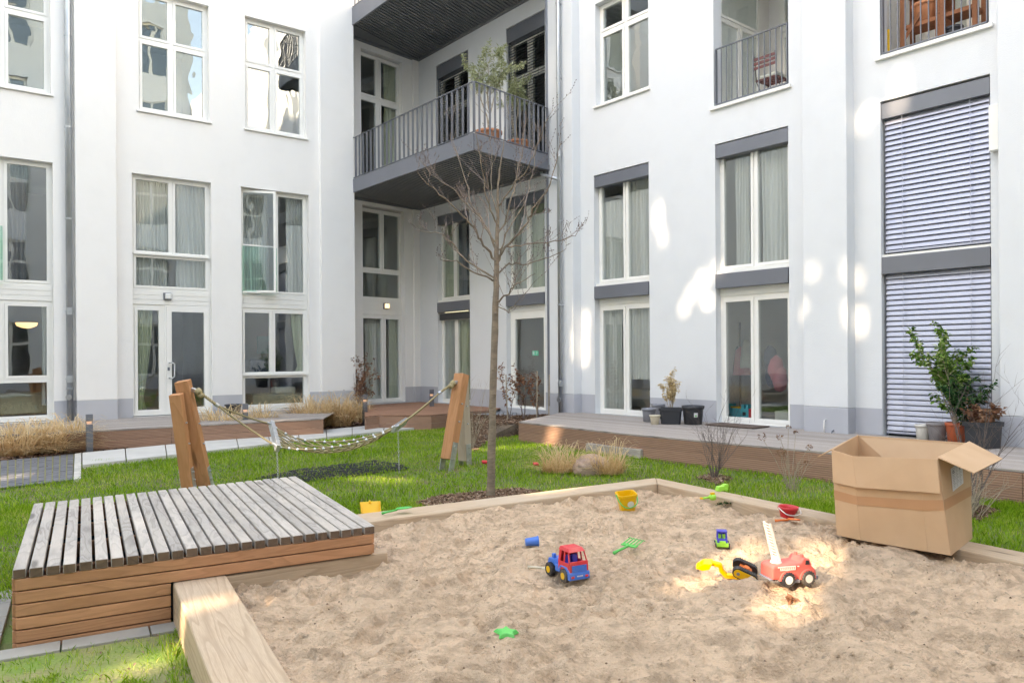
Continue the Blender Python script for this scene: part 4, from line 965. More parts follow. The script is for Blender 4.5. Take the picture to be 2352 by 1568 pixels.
# ------------------------------------------------------------------ platform
pf = frame_of((FL.x, FL.y, 0), FR-FL)
PF = thing('wooden_platform', 'low slatted timber platform of weathered grey boards with brown larch slats around its sides', 'platform', M=pf)
m = MB(); nb = 26
bf = frame_of((FL.x, FL.y, PZ), BL_-FL); endm = MB()
for k in range(nb):
    t0 = (k+(.06 if k > 7 else .03)+random.uniform(0, .03))/nb; t1 = (k+(.90 if k > 7 else .84)+random.uniform(-.02, .02))/nb
    if k == nb-1: t1 = 1.0
    m.cr = random.uniform(.05, 1); a, c = FL.lerp(FR, t0), FL.lerp(FR, t1); d_, e_ = BL_.lerp(BR_, t0), BL_.lerp(BR_, t1); up = Vector((0, 0, random.uniform(-.0015, .0015)))
    b0 = (a-d_).normalized()*random.uniform(-.004, .008); T = Vector((0, 0, .05))
    m.hexa([a+b0-T+up, c+b0-T+up, e_-T+up, d_-T+up], [a+b0+up, c+b0+up, e_+up, d_+up])
    endm.cr = m.cr; g1_, g2_ = a+b0+(c-a)*.05, c+b0-(c-a)*.05; e1 = dB*-.0025; endm.hexa([g1_+e1-T*.93+up, g2_+e1-T*.93+up, g2_-T*.93+up, g1_-T*.93+up], [g1_+e1-T*.08+up, g2_+e1-T*.08+up, g2_-T*.08+up, g1_-T*.08+up])
m.build('board_top', M_BRD, PF, frame=bf, bevel=.005); endm.build('end_grain', M_BRDE, PF, frame=bf)
m = MB(); m.cr = .5
inset = .012
cFL = FL+dP*inset+dB*inset; cFR = FR-dP*inset+dB*inset; cBL = BL_+dP*inset-dB*inset; cBR = BR_-dP*inset-dB*inset
cut = isect(FL, FR, bLo[0], bLo[1]); tcut = (cut-FL).length/(FR-FL).length-.006
zt = .3625; k = 0
while zt > -.02:
    zb = max(zt-.0605, -.03)
    for (p, q, t) in ((cFL, cFR, 1.0 if k < 2 else tcut), (cFL, cBL, 1), (cFR, cBR, 1 if k < 2 else 0), (cBL, cBR, 1)):
        if t == 0: continue
        m.cr = random.random(); p2 = p.lerp(q, t); d_ = (p2-p).normalized()
        lead = .004
        p1 = p+d_*(lead); p3 = p2-d_*lead
        m.bar(Vector((p1.x, p1.y, (zt+zb)/2)), Vector((p3.x, p3.y, (zt+zb)/2)), .024, zt-zb)
    zt -= .067; k += 1
m.build('side_slats', M_LARCH, PF, frame=frame_of((FL.x, FL.y, .1), FR-FL), bevel=.004)
m = MB()
for t in (.08, .36, .64, .92):
    a, c = FL.lerp(BL_, t)+dP*.05, FR.lerp(BR_, t)-dP*.05; m.bar(a-Vector((0, 0, .095)), c-Vector((0, 0, .095)), .05, .085)
m.build('joist', M_LARCH, PF, frame=frame_of((FL.x, FL.y, .3), FR-FL))
m = MB(); ins = .05; Q = [cFL+dP*ins+dB*ins, cFR-dP*ins+dB*ins, cBR-dP*ins-dB*ins, cBL+dP*ins-dB*ins]
m.quad(*[Vector((p.x, p.y, .01)) for p in Q])
for i in range(4):
    a, c = Q[i], Q[(i+1) % 4]; m.quad(Vector((a.x, a.y, .01)), Vector((c.x, c.y, .01)), Vector((c.x, c.y, .3)), Vector((a.x, a.y, .3)))
m.build('shade_sheet', P_ANT, PF)  # black box added to stand for the shade inside the platform
# ------------------------------------------------------------------ decks
def deck(label, front, back, z, mtop, xdir, nrow, name='wooden_deck', fas=True, zf0=-.02, bw=.145, gname=None):
    """front: list of world points left to right; boards run along xdir and are clipped to the front by the outline"""
    T = thing(name, label, 'deck', (front[0].x, front[0].y, 0)); fr_ = frame_of((front[0].x, front[0].y, z), xdir); P = [Vector((p.x, p.y, z)) for p in front+back]
    bm = bmesh.new(); vs = [bm.verts.new(fr_.inverted() @ p) for p in P]; bm.faces.new(vs)
    ys = [v.co.y for v in vs]; y = min(ys)
    lay = bm.faces.layers.float.new('rnd')
    while y < max(ys):
        y += bw
        g = bmesh.ops.bisect_plane(bm, geom=bm.verts[:]+bm.edges[:]+bm.faces[:], plane_co=(0, y, 0), plane_no=(0, 1, 0))
    r_ = random.Random(3)
    for f in bm.faces: f[lay] = r_.random()
    res = bmesh.ops.inset_individual(bm, faces=bm.faces[:], thickness=.0025, depth=0)
    for f in res['faces']: f[lay] = 0.0
    keep = [f for f in bm.faces if f not in set(res['faces'])]
    bmesh.ops.extrude_discrete_faces
    for f in keep:
        for v in f.verts: v.co.z += 0.0
    for f in res['faces']:
        pass
    for v in bm.verts:
        if not any(f in keep for f in v.link_faces): v.co.z -= .02
    me = bpy.data.meshes.new('board_top'); bm.to_mesh(me); bm.free(); me.materials.append(mtop); o = bpy.data.objects.new('board_top', me); COL.objects.link(o); o.parent = T; o.matrix_basis = MW[T.name].inverted() @ fr_; MW[o.name] = fr_
    if fas:
        for (a, c) in zip(front[:-1], front[1:]):
            L = (c-a).length
            if L < .02: continue
            n_ = max(1, round(L/3.0)); m = MB(); zz = z-.027; row = 0; hgt = .145
            while zz > zf0+.01:
                zb = max(zz-hgt, zf0); cuts = [0]+sorted(random.Random(row*7+int(L*10)).uniform(.1, .9) for _ in range(n_-1 if n_ > 1 else 0))+[1]
                for i in range(len(cuts)-1):
                    m.cr = random.uniform(.1, 1); p, q_ = a.lerp(c, cuts[i]), a.lerp(c, cuts[i+1]); d_ = (q_-p).normalized()*.002
                    m.bar(Vector((p.x, p.y, (zz+zb)/2))+d_+Vector((0, .02, 0)), Vector((q_.x, q_.y, (zz+zb)/2))-d_+Vector((0, .02, 0)), .024, zz-zb)
                zz = zb-.004; row += 1
            m.build('fascia', M_DKF, T, frame=frame_of((a.x, a.y, z-.027), c-a), bevel=.003)
    return T
dz = .33
ldf = px([(-260, 1015), (0, 1000.6), (392, 978.8), (742, 960.5)], dz)
ldb = [WL.P(WL.sx(775, 800), 0, -.02), WL.P(-10.5, 0, -.02)]
ldb = [WL.P(SL(790, 800), 0, .0), WL.P(min(-10.0, SL(-300, 900)), 0, .0)]
deck('long low timber deck in front of the left wing with ribbed brown edge boards', ldf, ldb, dz, M_DKT, WL.d, 0)
rdf = px([(1192, 967.5), (1430, 994), (1828, 1030.5), (2352, 1079), (2700, 1111)], dz+.015)
rdb = [WR.P(SXR(2900, 900), 0, .0), WR.P(SXR(1300, 900), 0, .0)]
deck('wide raised timber deck along the right wing with ribbed red brown edge boards', rdf, rdb, dz+.012, M_DKT, WR.d, 0)
idf = px([(838, 957), (870, 953.5), (990, 953), (1060, 947), (1139, 941)], .30)
idb = [WR.P(SXR(1150, 900), 0, .01), WR.P(sc, 0, .02), WI.P(SI(835, 800), 0, .02)]
deck('small reddish brown deck in the inner corner below the balconies', idf, idb, .305, M_DKB, WI.d, 0)
# recess cobbles
cb = px([(1045, 953), (1140, 955), (1200, 956), (1268, 952)], .24)+[WR.P(SXR(1262, 900), 0, .23), WR.P(SXR(1130, 900), 0, .01)]
cb = [Vector((p.x, p.y, .24)) for p in cb]; Pc = np.array([(p.x, p.y) for p in cb]); m = MB(); fz = .24
lo, hi = Pc.min(0), Pc.max(0); x = lo[0]
while x < hi[0]:
    y = lo[1]
    while y < hi[1]:
        if inpoly(np.array([x]), np.array([y]), cb)[0]:
            m.cr = random.random(); s_ = .042*random.uniform(.85, 1); a = random.uniform(-.2, .2); m.obox((x+random.uniform(-.006, .006), y, fz-.03+random.uniform(-.005, .005)), (s_*math.cos(a), s_*math.sin(a), 0), (-s_*math.sin(a), s_*math.cos(a), 0), (0, 0, .035))
        y += .098
    x += .098
tag(m.build('cobbles', M_COB, bevel=.008), kind='structure')
m = MB(); m.hexa([Vector((p.x, p.y, -.02)) for p in cb], [Vector((p.x, p.y, .22)) for p in cb]); tag(m.build('cobble_bed', M_SOIL), kind='structure')
# step block at the right deck
T = thing('wooden_step', 'square timber step block standing on the lawn against the right deck', 'step', tuple(at_z(1472, 1056)))
t4 = px([(1471, 1032.5), (1500, 1028), (1392, 1013.5), (1345, 1017.5)], .135)
m = MB(); m.cr = .4; m.hexa([Vector((p.x, p.y, 0)) for p in t4], t4); m.build('block', M_BRD, T, frame=frame_of(t4[3], t4[0]-t4[3]), bevel=.008)
# doormat
mt = [WR.P(SXR(x, y), 0, o_) for x, y, o_ in ((1660, 980, .05), (1765, 985, .05), (1775, 985, .5), (1655, 985, .5))]
a_, b__ = SXR(1668, 980), SXR(1778, 985); mq = [WR.P(a_, dz+.02, .12), WR.P(b__, dz+.02, .12), WR.P(b__, dz+.02, .58), WR.P(a_, dz+.02, .58)]
m = MB(); m.hexa(mq, [p+Vector((0, 0, .018)) for p in mq]); tag(m.build('doormat', M_MAT, None, frame=Matrix.Translation(mq[0]), bevel=.005), 'flat brown doormat before the terrace door with the toy castle behind it', 'doormat')
# ------------------------------------------------------------------ cardboard box
def Y(x, y, d): return at_y(x, y, d)
def zb7(x, y): return 1881.6+.2*x, 980+.2*y
b0 = Y(*zb7(205, 1240), 5.37); bq = Y(*zb7(480, 1300), 5.20); b2_ = Y(*zb7(1250, 1432), 4.90); b3_ = Y(*zb7(1510, 1475), 4.81); b4_ = Y(*zb7(1755, 1278), 5.24)
def opl(p, a, b, c, off=0.0):
    nn = (b-a).cross(c-a).normalized(); nn = nn if nn.dot(-a) > 0 else -nn
    r = ray(*zb7(*p)); o = Vector((0, 0, HC)); return o+r*((a+nn*off-o).dot(nn)/r.dot(nn))
t0 = Y(*zb7(148, 262), 5.38); tq = opl((392, 336), b0, bq, t0); t2 = opl((1140, 360), bq, b2_, tq); t3 = opl((1358, 370), b2_, b3_, t2); t4_ = opl((1722, 186), b3_, b4_, t3); t5 = Y(*zb7(442, 96), 5.98)
b5_ = b0+(t5-t0)*.93; b5_.z = b0.z
BX = thing('cardboard_box', 'big open cardboard box with its right flap spread out, standing on the sand pit edge', 'cardboard box', tuple(b0))
def panel(mb, pts, th=.006, n=None):
    pts = [Vector(p) for p in pts]; nn = n or (pts[1]-pts[0]).cross(pts[2]-pts[0]).normalized(); mb.hexa([p-nn*th/2 for p in pts], [p+nn*th/2 for p in pts])
m = MB()
for (a, c, d_, e_) in ((b0, bq, tq, t0), (bq, b2_, t2, tq), (b2_, b3_, t3, t2)): panel(m, (a, c, d_, e_))
m.build('front_panel', M_CARD, BX, bevel=.001)
m = MB(); panel(m, (b3_, b4_, t4_, t3)); m.build('side_panel', M_CARD, BX)
m = MB(); panel(m, (b4_, b5_, t5, t4_)); m.build('back_panel', M_CARD, BX)
m = MB(); panel(m, (b5_, b0, t0, t5)); m.build('side_panel', M_CARD, BX)
m = MB(); panel(m, (b0+Vector((0, 0, .02)), b3_+Vector((0, 0, .02)), b4_+Vector((0, 0, .02)), b5_+Vector((0, 0, .02)))); m.build('bottom_panel', M_CARD, BX)
of = Vector((-.25, -.3, 0)).normalized()*.018
f0, fq, f2, f3 = opl((160, 632), b0, bq, tq, .03), opl((436, 696), b0, bq, tq, .03), opl((1180, 746), b2_, b3_, t3, .03), opl((1393, 766), b2_, b3_, t3, .035)
m = MB()
for (a, c, d_, e_) in ((f0, fq, tq+of*.4, t0+of*.4), (fq, f2, t2+of*.4, tq+of*.4), (f2, f3, t3+of*.4, t2+of*.4)): panel(m, (a, c, d_, e_), .005)
m.build('front_flap', M_CARD, BX)
g1, g2 = Y(*zb7(2105, 368), 5.30), Y(*zb7(1780, 532), 4.72)
m = MB(); panel(m, (t3+Vector((0, 0, .012)), g2, g1, t4_+Vector((0, 0, .012))), .006); m.build('right_flap', M_CARD, BX)
g3, g4 = Y(*zb7(-20, 345), 5.75), Y(*zb7(120, 262), 5.9)
m = MB(); panel(m, (t0, g3, g3+(t5-t0)*.9, t5), .006); m.build('left_flap', M_CARD, BX)
m = MB(); panel(m, (t5, t4_, t4_+Vector((.02, .05, -.20)), t5+Vector((.02, .05, -.20))), .005); m.build('back_flap', M_CARD, BX)
def onpan(a, c, d_, e_, u0, v0, u1, v1, off): # band between heights v at both ends
    nn = (c-a).cross(e_-a).normalized(); nn = nn if nn.dot(-a) > 0 else -nn
    f = lambda u, v: a.lerp(c, u).lerp(e_.lerp(d_, u), v)+nn*off
    return [f(u0, v0[0]), f(u1, v0[1]), f(u1, v1[1]), f(u0, v1[0])]
m = MB()
for (pp, va, vb) in (((b0, bq, tq, t0), (.42, .42), (.53, .525)), ((bq, b2_, t2, tq), (.42, .438), (.525, .552)), ((b2_, b3_, t3, t2), (.438, .468), (.552, .575)), ((b3_, b4_, t4_, t3), (.468, .44), (.575, .54))):
    m.quad(*onpan(*pp, 0, va, 1, vb, .006))
m.build('tape', M_TAPE, BX)
pp = (b3_, b4_, t4_, t3); m = MB(); m.quad(*onpan(*pp, .31, (.60, .62), .70, (.84, .86), .006)); lb = m.build('address_label', M_PAPER, BX)
m = MB(); rr_ = random.Random(4)
for k in range(13):
    v = .63+k*.0165+.0
    for j in range(3):
        u = .345+j*.11; u1 = u+rr_.uniform(.04, .10); hh = .010 if k in (9, 10) and j in (0, 2) else .0035
        m.quad(*onpan(*pp, u, (v, v+.002), min(u1, .67), (v+hh, v+hh+.002), .0075))
m.build('label_print', M_INK, lb)
# ------------------------------------------------------------------ hammock
def z8(x, y): return 980+.2*x, 846.7+.2*y
def z7(x, y): return 352.8+.185*x, 846.7+.185*y
def hpost(par, top4, bot2, name='post', mat=None, plate=True, side=None):
    pass
def slanted(mb, a, c, w, d, side):     # post with a square section from a to c; side = horizontal width direction
    ax = (Vector(c)-Vector(a)); s_ = Vector(side).normalized(); t_ = ax.normalized().cross(s_).normalized(); s2 = t_.cross(ax.normalized())
    mb.obox((Vector(a)+Vector(c))/2, ax/2, s2*w/2, t_*d/2)
def stand(label, legs, sd):
    T = thing('hammock_stand', label, 'post', (legs[0][0].x, legs[0][0].y, 0), group='leaning post pairs that hold the hammock')
    for (a, c, w, d, mat) in legs:
        m = MB(); m.cr = random.uniform(.3, 1); up = (c-a).normalized(); slanted(m, a+up*.07, c, w, d, sd); p = m.build('post', mat, T, frame=frame_of(a, (c-a)), bevel=.006)
        sdv = Vector(sd).normalized()
        m = MB()
        for q in (-1, 1): slanted(m, a-up*.12+sdv*q*(w/2+.004), a+up*.30+sdv*q*(w/2+.004), .007, d*.72, sd)
        m.build('foot_plate', M_STEEL, p, bevel=.001)
        for hgt in (.08, .16, .25):
            m = MB(); x = a+up*hgt; m.tube([x-sdv*(w/2+.025), x+sdv*(w/2+.025)], .009, 8); m.build('bolt', M_STEEL, p)
        for hgt in (.58, .82):
            m = MB(); x = a+up*hgt; m.tube([x-sdv*(w/2+.018), x+sdv*(w/2+.018)], .011, 8); m.build('bolt', M_STEEL, p)
    return T
sdR = Vector((.93, .37, 0))
# left stand: two square posts leaning away from the net
a1, c1_ = Y(435, 1132, 8.75), Y(404.5, 905, 8.60); a2_, c2_ = Y(474.5, 1128, 8.95), Y(419.5, 874.5, 8.75)
SL_ = stand('left pair of leaning larch posts holding the hammock, behind the slatted platform', ((a1, c1_, .125, .14, M_POST), (a2_, c2_, .15, .15, M_POST)), (1, .15, 0))
# right stand
a3, c3_ = Y(*z8(236, 1100), 10.1), Y(*z8(405, 62), 10.35); a4, c4 = Y(*z8(442, 1108), 10.55), Y(*z8(405, 150), 10.5)
SRt = stand('right pair of crossed larch posts holding the hammock, left of the bare tree', ((a3, c3_, .16, .135, M_POST), (a4, c4, .14, .13, M_PLY)), (.8, -.6, 0))
HM = thing('hammock', 'rope net hammock with two steel spreader bars slung between leaning posts above the lawn', 'hammock', (-1.9, 9.5, .4))
kL, kR = Y(456, 899, 8.75), Y(1040, 880, 10.25)
m = MB()
for (k, pst) in ((kL, Y(438, 893, 8.8)), (kR, Y(1052, 876, 10.3))):
    m = MB(); m.bar(k.lerp(pst, .1), pst+(pst-k)*.2, .05, .04); m.build('bracket', M_STEEL, HM, bevel=.003)
nL, fL_ = Y(637.5, 1026, 8.95), Y(624, 974, 9.45); nR_, fR_ = Y(906, 984, 9.65), Y(931, 967, 10.2)
rL, rR_ = Y(500, 931, 8.85), Y(1008, 903, 10.1)
def knot(m, p, r): m.lathe([(r*.2, -r), (r*.85, -r*.5), (r, 0), (r*.8, r*.5), (r*.15, r)], p, 10)
for (k, r_) in ((kL, rL), (kR, rR_)):
    m = MB(); k2 = k.lerp(r_, .3)
    knot(m, k, .045); knot(m, k.lerp(r_, .12)+Vector((0, 0, -.02)), .04); pts = [k.lerp(r_, t) for t in np.linspace(0, 1, 10)]; m.tube(pts, .014, 8)
    for ph in (0, 3.14): m.tube([k.lerp(r_, t)+Vector((0, math.cos(t*28+ph), math.sin(t*28+ph)))*.012 for t in np.linspace(0, 1, 40)], .009, 6)
    m.build('rope', M_ROPE, HM, smooth=True)
    m = MB(); m.tube([r_.lerp(k, .12), r_.lerp(k, -.04)], .024, 10); m.build('rope_clamp', M_STEEL, HM)
def sagline(p, q, sag, n=16): return [p.lerp(q, t)-Vector((0, 0, sag*4*t*(1-t))) for t in np.linspace(0, 1, n)]
for (r_, a, c) in ((rL, nL, fL_), (rR_, nR_, fR_)):
    for e_ in (a, c):
        m = MB(); m.tube(sagline(r_, e_, .015), .0115, 7); m.build('rope', M_ROPE, HM, smooth=True)
        m = MB(); m.tube([e_.lerp(r_, .09), e_.lerp(r_, .02)], .017, 8); m.build('rope_clamp', M_STEEL, HM)
for (a, c) in ((nL, fL_), (nR_, fR_)):
    d_ = (c-a); m = MB(); m.bar(a-d_*.07, c+d_*.05, .045, .09, up=(.4, -.2, .9)); m.build('spreader_bar', M_STEEL, HM, bevel=.004)
nN = 7; lines = []
nearp = [(637.5, 1026), (680, 1032), (735, 1031), (800, 1021), (860, 1004), (906, 984)]; farp = [(626, 978), (665, 1001), (705, 1012), (755, 1015), (810, 1011), (870, 996), (931, 967)]
def interp(pl, t):
    x = pl[0][0]+(pl[-1][0]-pl[0][0])*t; ys = np.interp(x, [p[0] for p in pl], [p[1] for p in pl]); return x, float(ys)
def netp(u, v):    # u along, v across (0 near, 1 far)
    xn, yn = interp(nearp, u); xf, yf = interp(farp, u); N_ = Y(xn, yn, 8.95+.7*u); F_ = Y(xf, yf, 9.45+.75*u)
    p = N_.lerp(F_, v); p.z -= .10*math.sin(math.pi*u)*math.sin(math.pi*v); return p
for i in range(nN):
    v = i/(nN-1); m = MB(); m.tube([netp(u, v) for u in np.linspace(0, 1, 26)], .0105 if i in (0, nN-1) else .008, 6); m.build('net_rope', M_ROPE, HM, smooth=True)
for k in range(13):
    u = .06+.88*k/12; m = MB(); m.tube([netp(max(0, min(1, u+.035*(1 if j % 2 else -1))), j/(nN-1)) for j in range(nN)], .0075, 6); m.build('net_rope', M_ROPE, HM, smooth=True)
    for v in (0, 1):
        m = MB(); knot(m, netp(u-.035 if v == 0 else u-.035, v), .021); m.build('net_clamp', M_STEEL, HM)
for (e_, gx, gy) in ((fL_.lerp(nL, .85), 624.5, 1097), (nR_.lerp(fR_, .3), 914, 1077)):
    g_ = at_z(gx, gy); g_ = Vector((e_.x+.01, e_.y+.02, 0)); m = MB(); n_ = 22
    for k in range(n_):
        p = e_.lerp(g_, (k+.5)/n_); L = (e_-g_).length/n_*.62; u_ = Vector((1, 0, 0)) if k % 2 else Vector((0, 1, 0)); zz = Vector((0, 0, 1))
        m.tube([p+zz*L, p+u_*.008+zz*L*.5, p+u_*.008-zz*L*.5, p-zz*L, p-u_*.008-zz*L*.5, p-u_*.008+zz*L*.5, p+zz*L], .003, 5)
    m.build('chain', M_STEEL, HM)
# ------------------------------------------------------------------ bollard lights
for i, (x, yb, yt, w_, lab) in enumerate(((205.5, 1036.5, 950.8, .095, 'leftmost anthracite bollard light, beside the long dry grass'), (564, 1001.5, 926.5, .09, 'anthracite bollard light behind the hammock ropes, among dry grass'), (838.5, 976, 905.5, .09, 'anthracite bollard light beside the brown leaved bush'), (992, 960, 894, .09, 'rightmost anthracite bollard light, beside the right hammock posts'))):
    p = at_z(x, yb, .02); top = at_y(x, yt, p.y).z; T = thing('bollard_light', lab, 'bollard light', (p.x, p.y, 0), .65, group='bollard lights along the path')
    wd = w_/2; h0 = top-.16
    m = MB(); m.box(-wd, wd, -wd*.7, wd*.7, 0, h0); m.build('post', M_ANT, T, local=True, bevel=.002)
    m = MB(); m.box(-wd, wd, -wd*.7, wd*.7, top-.11, top); m.box(-wd, wd, wd*.4, wd*.7, h0, top-.11); m.build('lamp_head', M_ANT, T, local=True, bevel=.002)
    m = MB(); m.box(-wd*.7, wd*.7, -wd*.45, wd*.39, h0+.004, h0+.012); m.box(-wd*.8, wd*.8, wd*.3, wd*.385, h0+.015, top-.112); m.build('lamp', M_LAMPO, T, local=True)
# ------------------------------------------------------------------ the bare tree
rt = random.Random(11)
treeY = at_z(1127, 1142).y
TR0 = thing('bare_tree', 'young bare tree with a slim trunk and budding twigs, standing in a mulch ring', 'tree', (at_z(1127, 1142).x, treeY, 0))
def tp_(x, y, dy=0): return at_y(x, y, treeY+dy)
trunk = [(1127, 1160, 0), (1128, 1100, 0), (1131, 980, 0), (1133, 880, 0), (1136, 760, 0), (1139, 680, 0), (1140, 620, 0), (1141, 560, 0), (1144, 500, 0), (1143, 440, 0), (1148, 390, 0), (1156, 340, 0), (1158, 292, 0)]
trad = [.047, .043, .040, .037, .036, .032, .029, .022, .017, .012, .008, .005, .0025]
m = MB(); pts = [tp_(*p) for p in trunk]; 
fine = []; fr_ = []
for i in range(len(pts)-1):
    for t in (0, .33, .66): fine.append(pts[i].lerp(pts[i+1], t)+Vector((rt.uniform(-1, 1), rt.uniform(-1, 1), 0))*.0035); fr_.append((trad[i]*(1-t)+trad[i+1]*t)*rt.uniform(.94, 1.07))
fine.append(pts[-1]); fr_.append(trad[-1]); m.tube(fine, fr_, 12)
for (x, y) in ((1137, 905), (1130, 1010), (1133, 848), (1128, 1085), (1138, 720)): knot(m, tp_(x, y, -.03), .016)
m.build('trunk', M_BARK, TR0, smooth=True)
br = MB(); tw = MB(); buds = MB()
def budrow(p, d, s_):
    q = Vector((rt.uniform(-1, 1), rt.uniform(-1, 1), rt.uniform(-.2, 1))); e_ = (d.normalized()+q*.8).normalized(); buds.tube([p, p+e_*s_*.5, p+e_*s_], [s_*.22, s_*.24, s_*.05], 5)
def grow(mb, p, d, L, r, lev, upb=.25, n=7):
    P = [p]; R_ = [r]; dd = d.normalized(); st = L/n
    for k in range(n):
        dd = (dd+Vector((rt.gauss(0, .09), rt.gauss(0, .09), rt.gauss(upb*.12, .07)))).normalized(); P.append(P[-1]+dd*st); R_.append(r*(1-.72*(k+1)/n))
    mb.tube(P, R_, 6 if r > .005 else 4, cap=False)
    if lev > 0:
        for k in range(1, n+1):
            if rt.random() < (.5 if lev > 1 else .34):
                ax = Vector((rt.uniform(-1, 1), rt.uniform(-1, 1), rt.uniform(-.25, .8))); t = (P[min(k, n)]-P[k-1]).normalized(); q = (t*.85+ax.normalized()*.95).normalized(); q.z += .22
                grow(tw, P[k], q, L*rt.uniform(.32, .62)*(1-.3*k/n), max(R_[k]*.62, .0016), lev-1, upb, 5)
    if r < .0075:
        for k in range(1, len(P)):
            if rt.random() < .8: budrow(P[k], P[k]-P[k-1], rt.uniform(.010, .018))
limbs = [
 ([(1139, 692), (1165, 676), (1182, 655), (1230, 628)], .012, -.5), ([(1134, 644), (1098, 629), (1049, 602), (1011, 596)], .013, -.35), ([(1138, 634), (1168, 607), (1200, 608), (1252, 596), (1300, 571)], .012, .4),
 ([(1139, 640), (1070, 600), (1040, 560), (1012, 533), (962, 530)], .012, .4), ([(1141, 600), (1109, 560), (1090, 522), (1060, 494), (1011, 448), (958, 395)], .016, -.5), ([(1141, 580), (1116, 518), (1081, 466), (1072, 420), (1042, 330)], .015, .5),
 ([(1142, 595), (1182, 546), (1210, 511), (1228, 473), (1262, 425), (1290, 325)], .016, -.45), ([(1142, 575), (1185, 562), (1240, 558), (1300, 550), (1340, 524)], .011, .5), ([(1143, 540), (1165, 500), (1178, 440), (1196, 360), (1208, 280)], .013, .3),
 ([(1143, 520), (1120, 470), (1108, 400), (1096, 330), (1088, 285)], .010, -.3), ([(1144, 480), (1175, 430), (1215, 385), (1240, 320), (1262, 265)], .010, -.4), ([(1141, 612), (1160, 540), (1205, 470), (1222, 400), (1230, 340)], .011, .6),
 ([(1143, 500), (1128, 430), (1132, 380), (1126, 320)], .008, .4), ([(1139, 700), (1168, 720), (1190, 690), (1235, 640)], .006, -.2), ([(1141, 560), (1100, 500), (1048, 440), (990, 400), (965, 368)], .010, .2)]
for (pl, r0, dy) in limbs:
    P = []; R_ = []; n = len(pl)
    for i in range(n-1):
        for t in (0, .25, .5, .75):
            u = (i+t)/(n-1); x = pl[i][0]*(1-t)+pl[i+1][0]*t; y = pl[i][1]*(1-t)+pl[i+1][1]*t
            P.append(tp_(x, y, dy*u)+Vector((rt.gauss(0, .008), rt.gauss(0, .02), rt.gauss(0, .008)))); R_.append(r0*.82*(1-.78*u)+.001)
    P.append(tp_(*pl[-1], dy)); R_.append(r0*.2)
    br.tube(P, R_, 7, cap=False)
    for k in range(3, len(P)):
        for _ in range(1):
            if rt.random() < .58:
                t = (P[k]-P[k-1]).normalized(); ax = Vector((rt.uniform(-1, 1), rt.uniform(-1, 1), rt.uniform(-.1, 1))).normalized(); q = (t*.75+ax*.9).normalized(); q.z += .25
                grow(tw, P[k], q, rt.uniform(.18, .55)*(1.15-.5*k/len(P)), max(R_[k]*.5, .0022), 1 if rt.random() < .85 else 2)
br.build('limbs', M_BARK, TR0, smooth=True); tw.build('twigs', M_TWIG, TR0, smooth=True); buds.build('buds', M_TWD, TR0)
# ------------------------------------------------------------------ generic shrubs
def shrub(name, label, cat, base, H, nst, spread, mat, seed, leaf=None, lmat=None, lev=2, r0=.006, lean=(0, 0), leafn=1.0, lsize=.03, group=None, upb=.5, foliage='leaves', z=0.0, ltop=0.0, stem='stems', loc=None, gap=.8):
    global rt, tw, buds
    p0 = loc if loc is not None else Vector(base)
    T = thing(name, label, cat, tuple(p0), group=group); r_ = random.Random(seed); rt = r_; tw = MB(); buds = MB(); st = MB(); lf = MB(); tips = []
    def g(p, d, L, r, lv, n=7):
        P = [p]; R_ = [r]; dd = d.normalized()
        for k in range(n):
            dd = (dd+Vector((r_.gauss(0, .10), r_.gauss(0, .10), r_.gauss(upb*.10, .06)))).normalized(); P.append(P[-1]+dd*L/n); R_.append(r*(1-.7*(k+1)/n))
        st.tube(P, R_, 5, cap=False)
        for k in range(1, n+1):
            if lv > 0 and r_.random() < gap and k > 1:
                ax = Vector((r_.uniform(-1, 1), r_.uniform(-1, 1), r_.uniform(-.1, .7))).normalized(); q = (P[k]-P[k-1]).normalized()*.7+ax*.8; g(P[k], q, L*r_.uniform(.25, .5), max(R_[k]*.6, .0013), lv-1, 4)
            if leaf and lv <= 1 and P[k].z > p0.z+ltop:
                for _ in range(int(leafn)+(1 if r_.random() < leafn % 1 else 0)):
                    ax = Vector((r_.uniform(-1, 1), r_.uniform(-1, 1), r_.uniform(-.9, .5))); lf.cr = r_.random(); s_ = lsize*r_.uniform(.6, 1.25); lf.leaf(P[k]+ax*.008, ax, s_, s_*leaf, (r_.uniform(-.6, .6), r_.uniform(-.6, .6), 1), bend=r_.uniform(-.1, .3))
        tips.append(P[-1])
    for k in range(nst):
        a = r_.uniform(0, 6.28); o_ = Vector((math.cos(a), math.sin(a), 0)); g(p0+o_*r_.uniform(0, spread*.12), Vector((o_.x*spread*r_.uniform(.1, 1)+lean[0], o_.y*spread*r_.uniform(.1, 1)+lean[1], 1)), H*r_.uniform(.65, 1.05), r0*r_.uniform(.7, 1.1), lev)
    st.build(stem, mat, T, smooth=True)
    if leaf: lf.build(foliage, lmat, T)
    return T, tips
gb = 'young beeches with withered brown leaves'
saps = [((1170, 963), 848, 1.05, 'young beech sapling tied to a stake, leftmost before the glazed entrance'), ((1203, 960.5), 846, 1.1, 'young beech sapling in the middle before the glazed entrance'), ((1237, 959), 880, .9, 'young beech sapling with few brown leaves, right before the glazed entrance')]
for i, (b_, yt, ln, lab) in enumerate(saps):
    p = at_y(*b_, 15.2); H_ = at_y(b_[0], yt, p.y).z-p.z; shrub('beech_sapling', lab, 'young tree', p, H_*.95, 2, .22, M_TWD, 31+i, leaf=.5, lmat=M_BLF, lev=2, r0=.013, leafn=1.7, lsize=.07, group=gb, upb=.9, ltop=H_*.28)
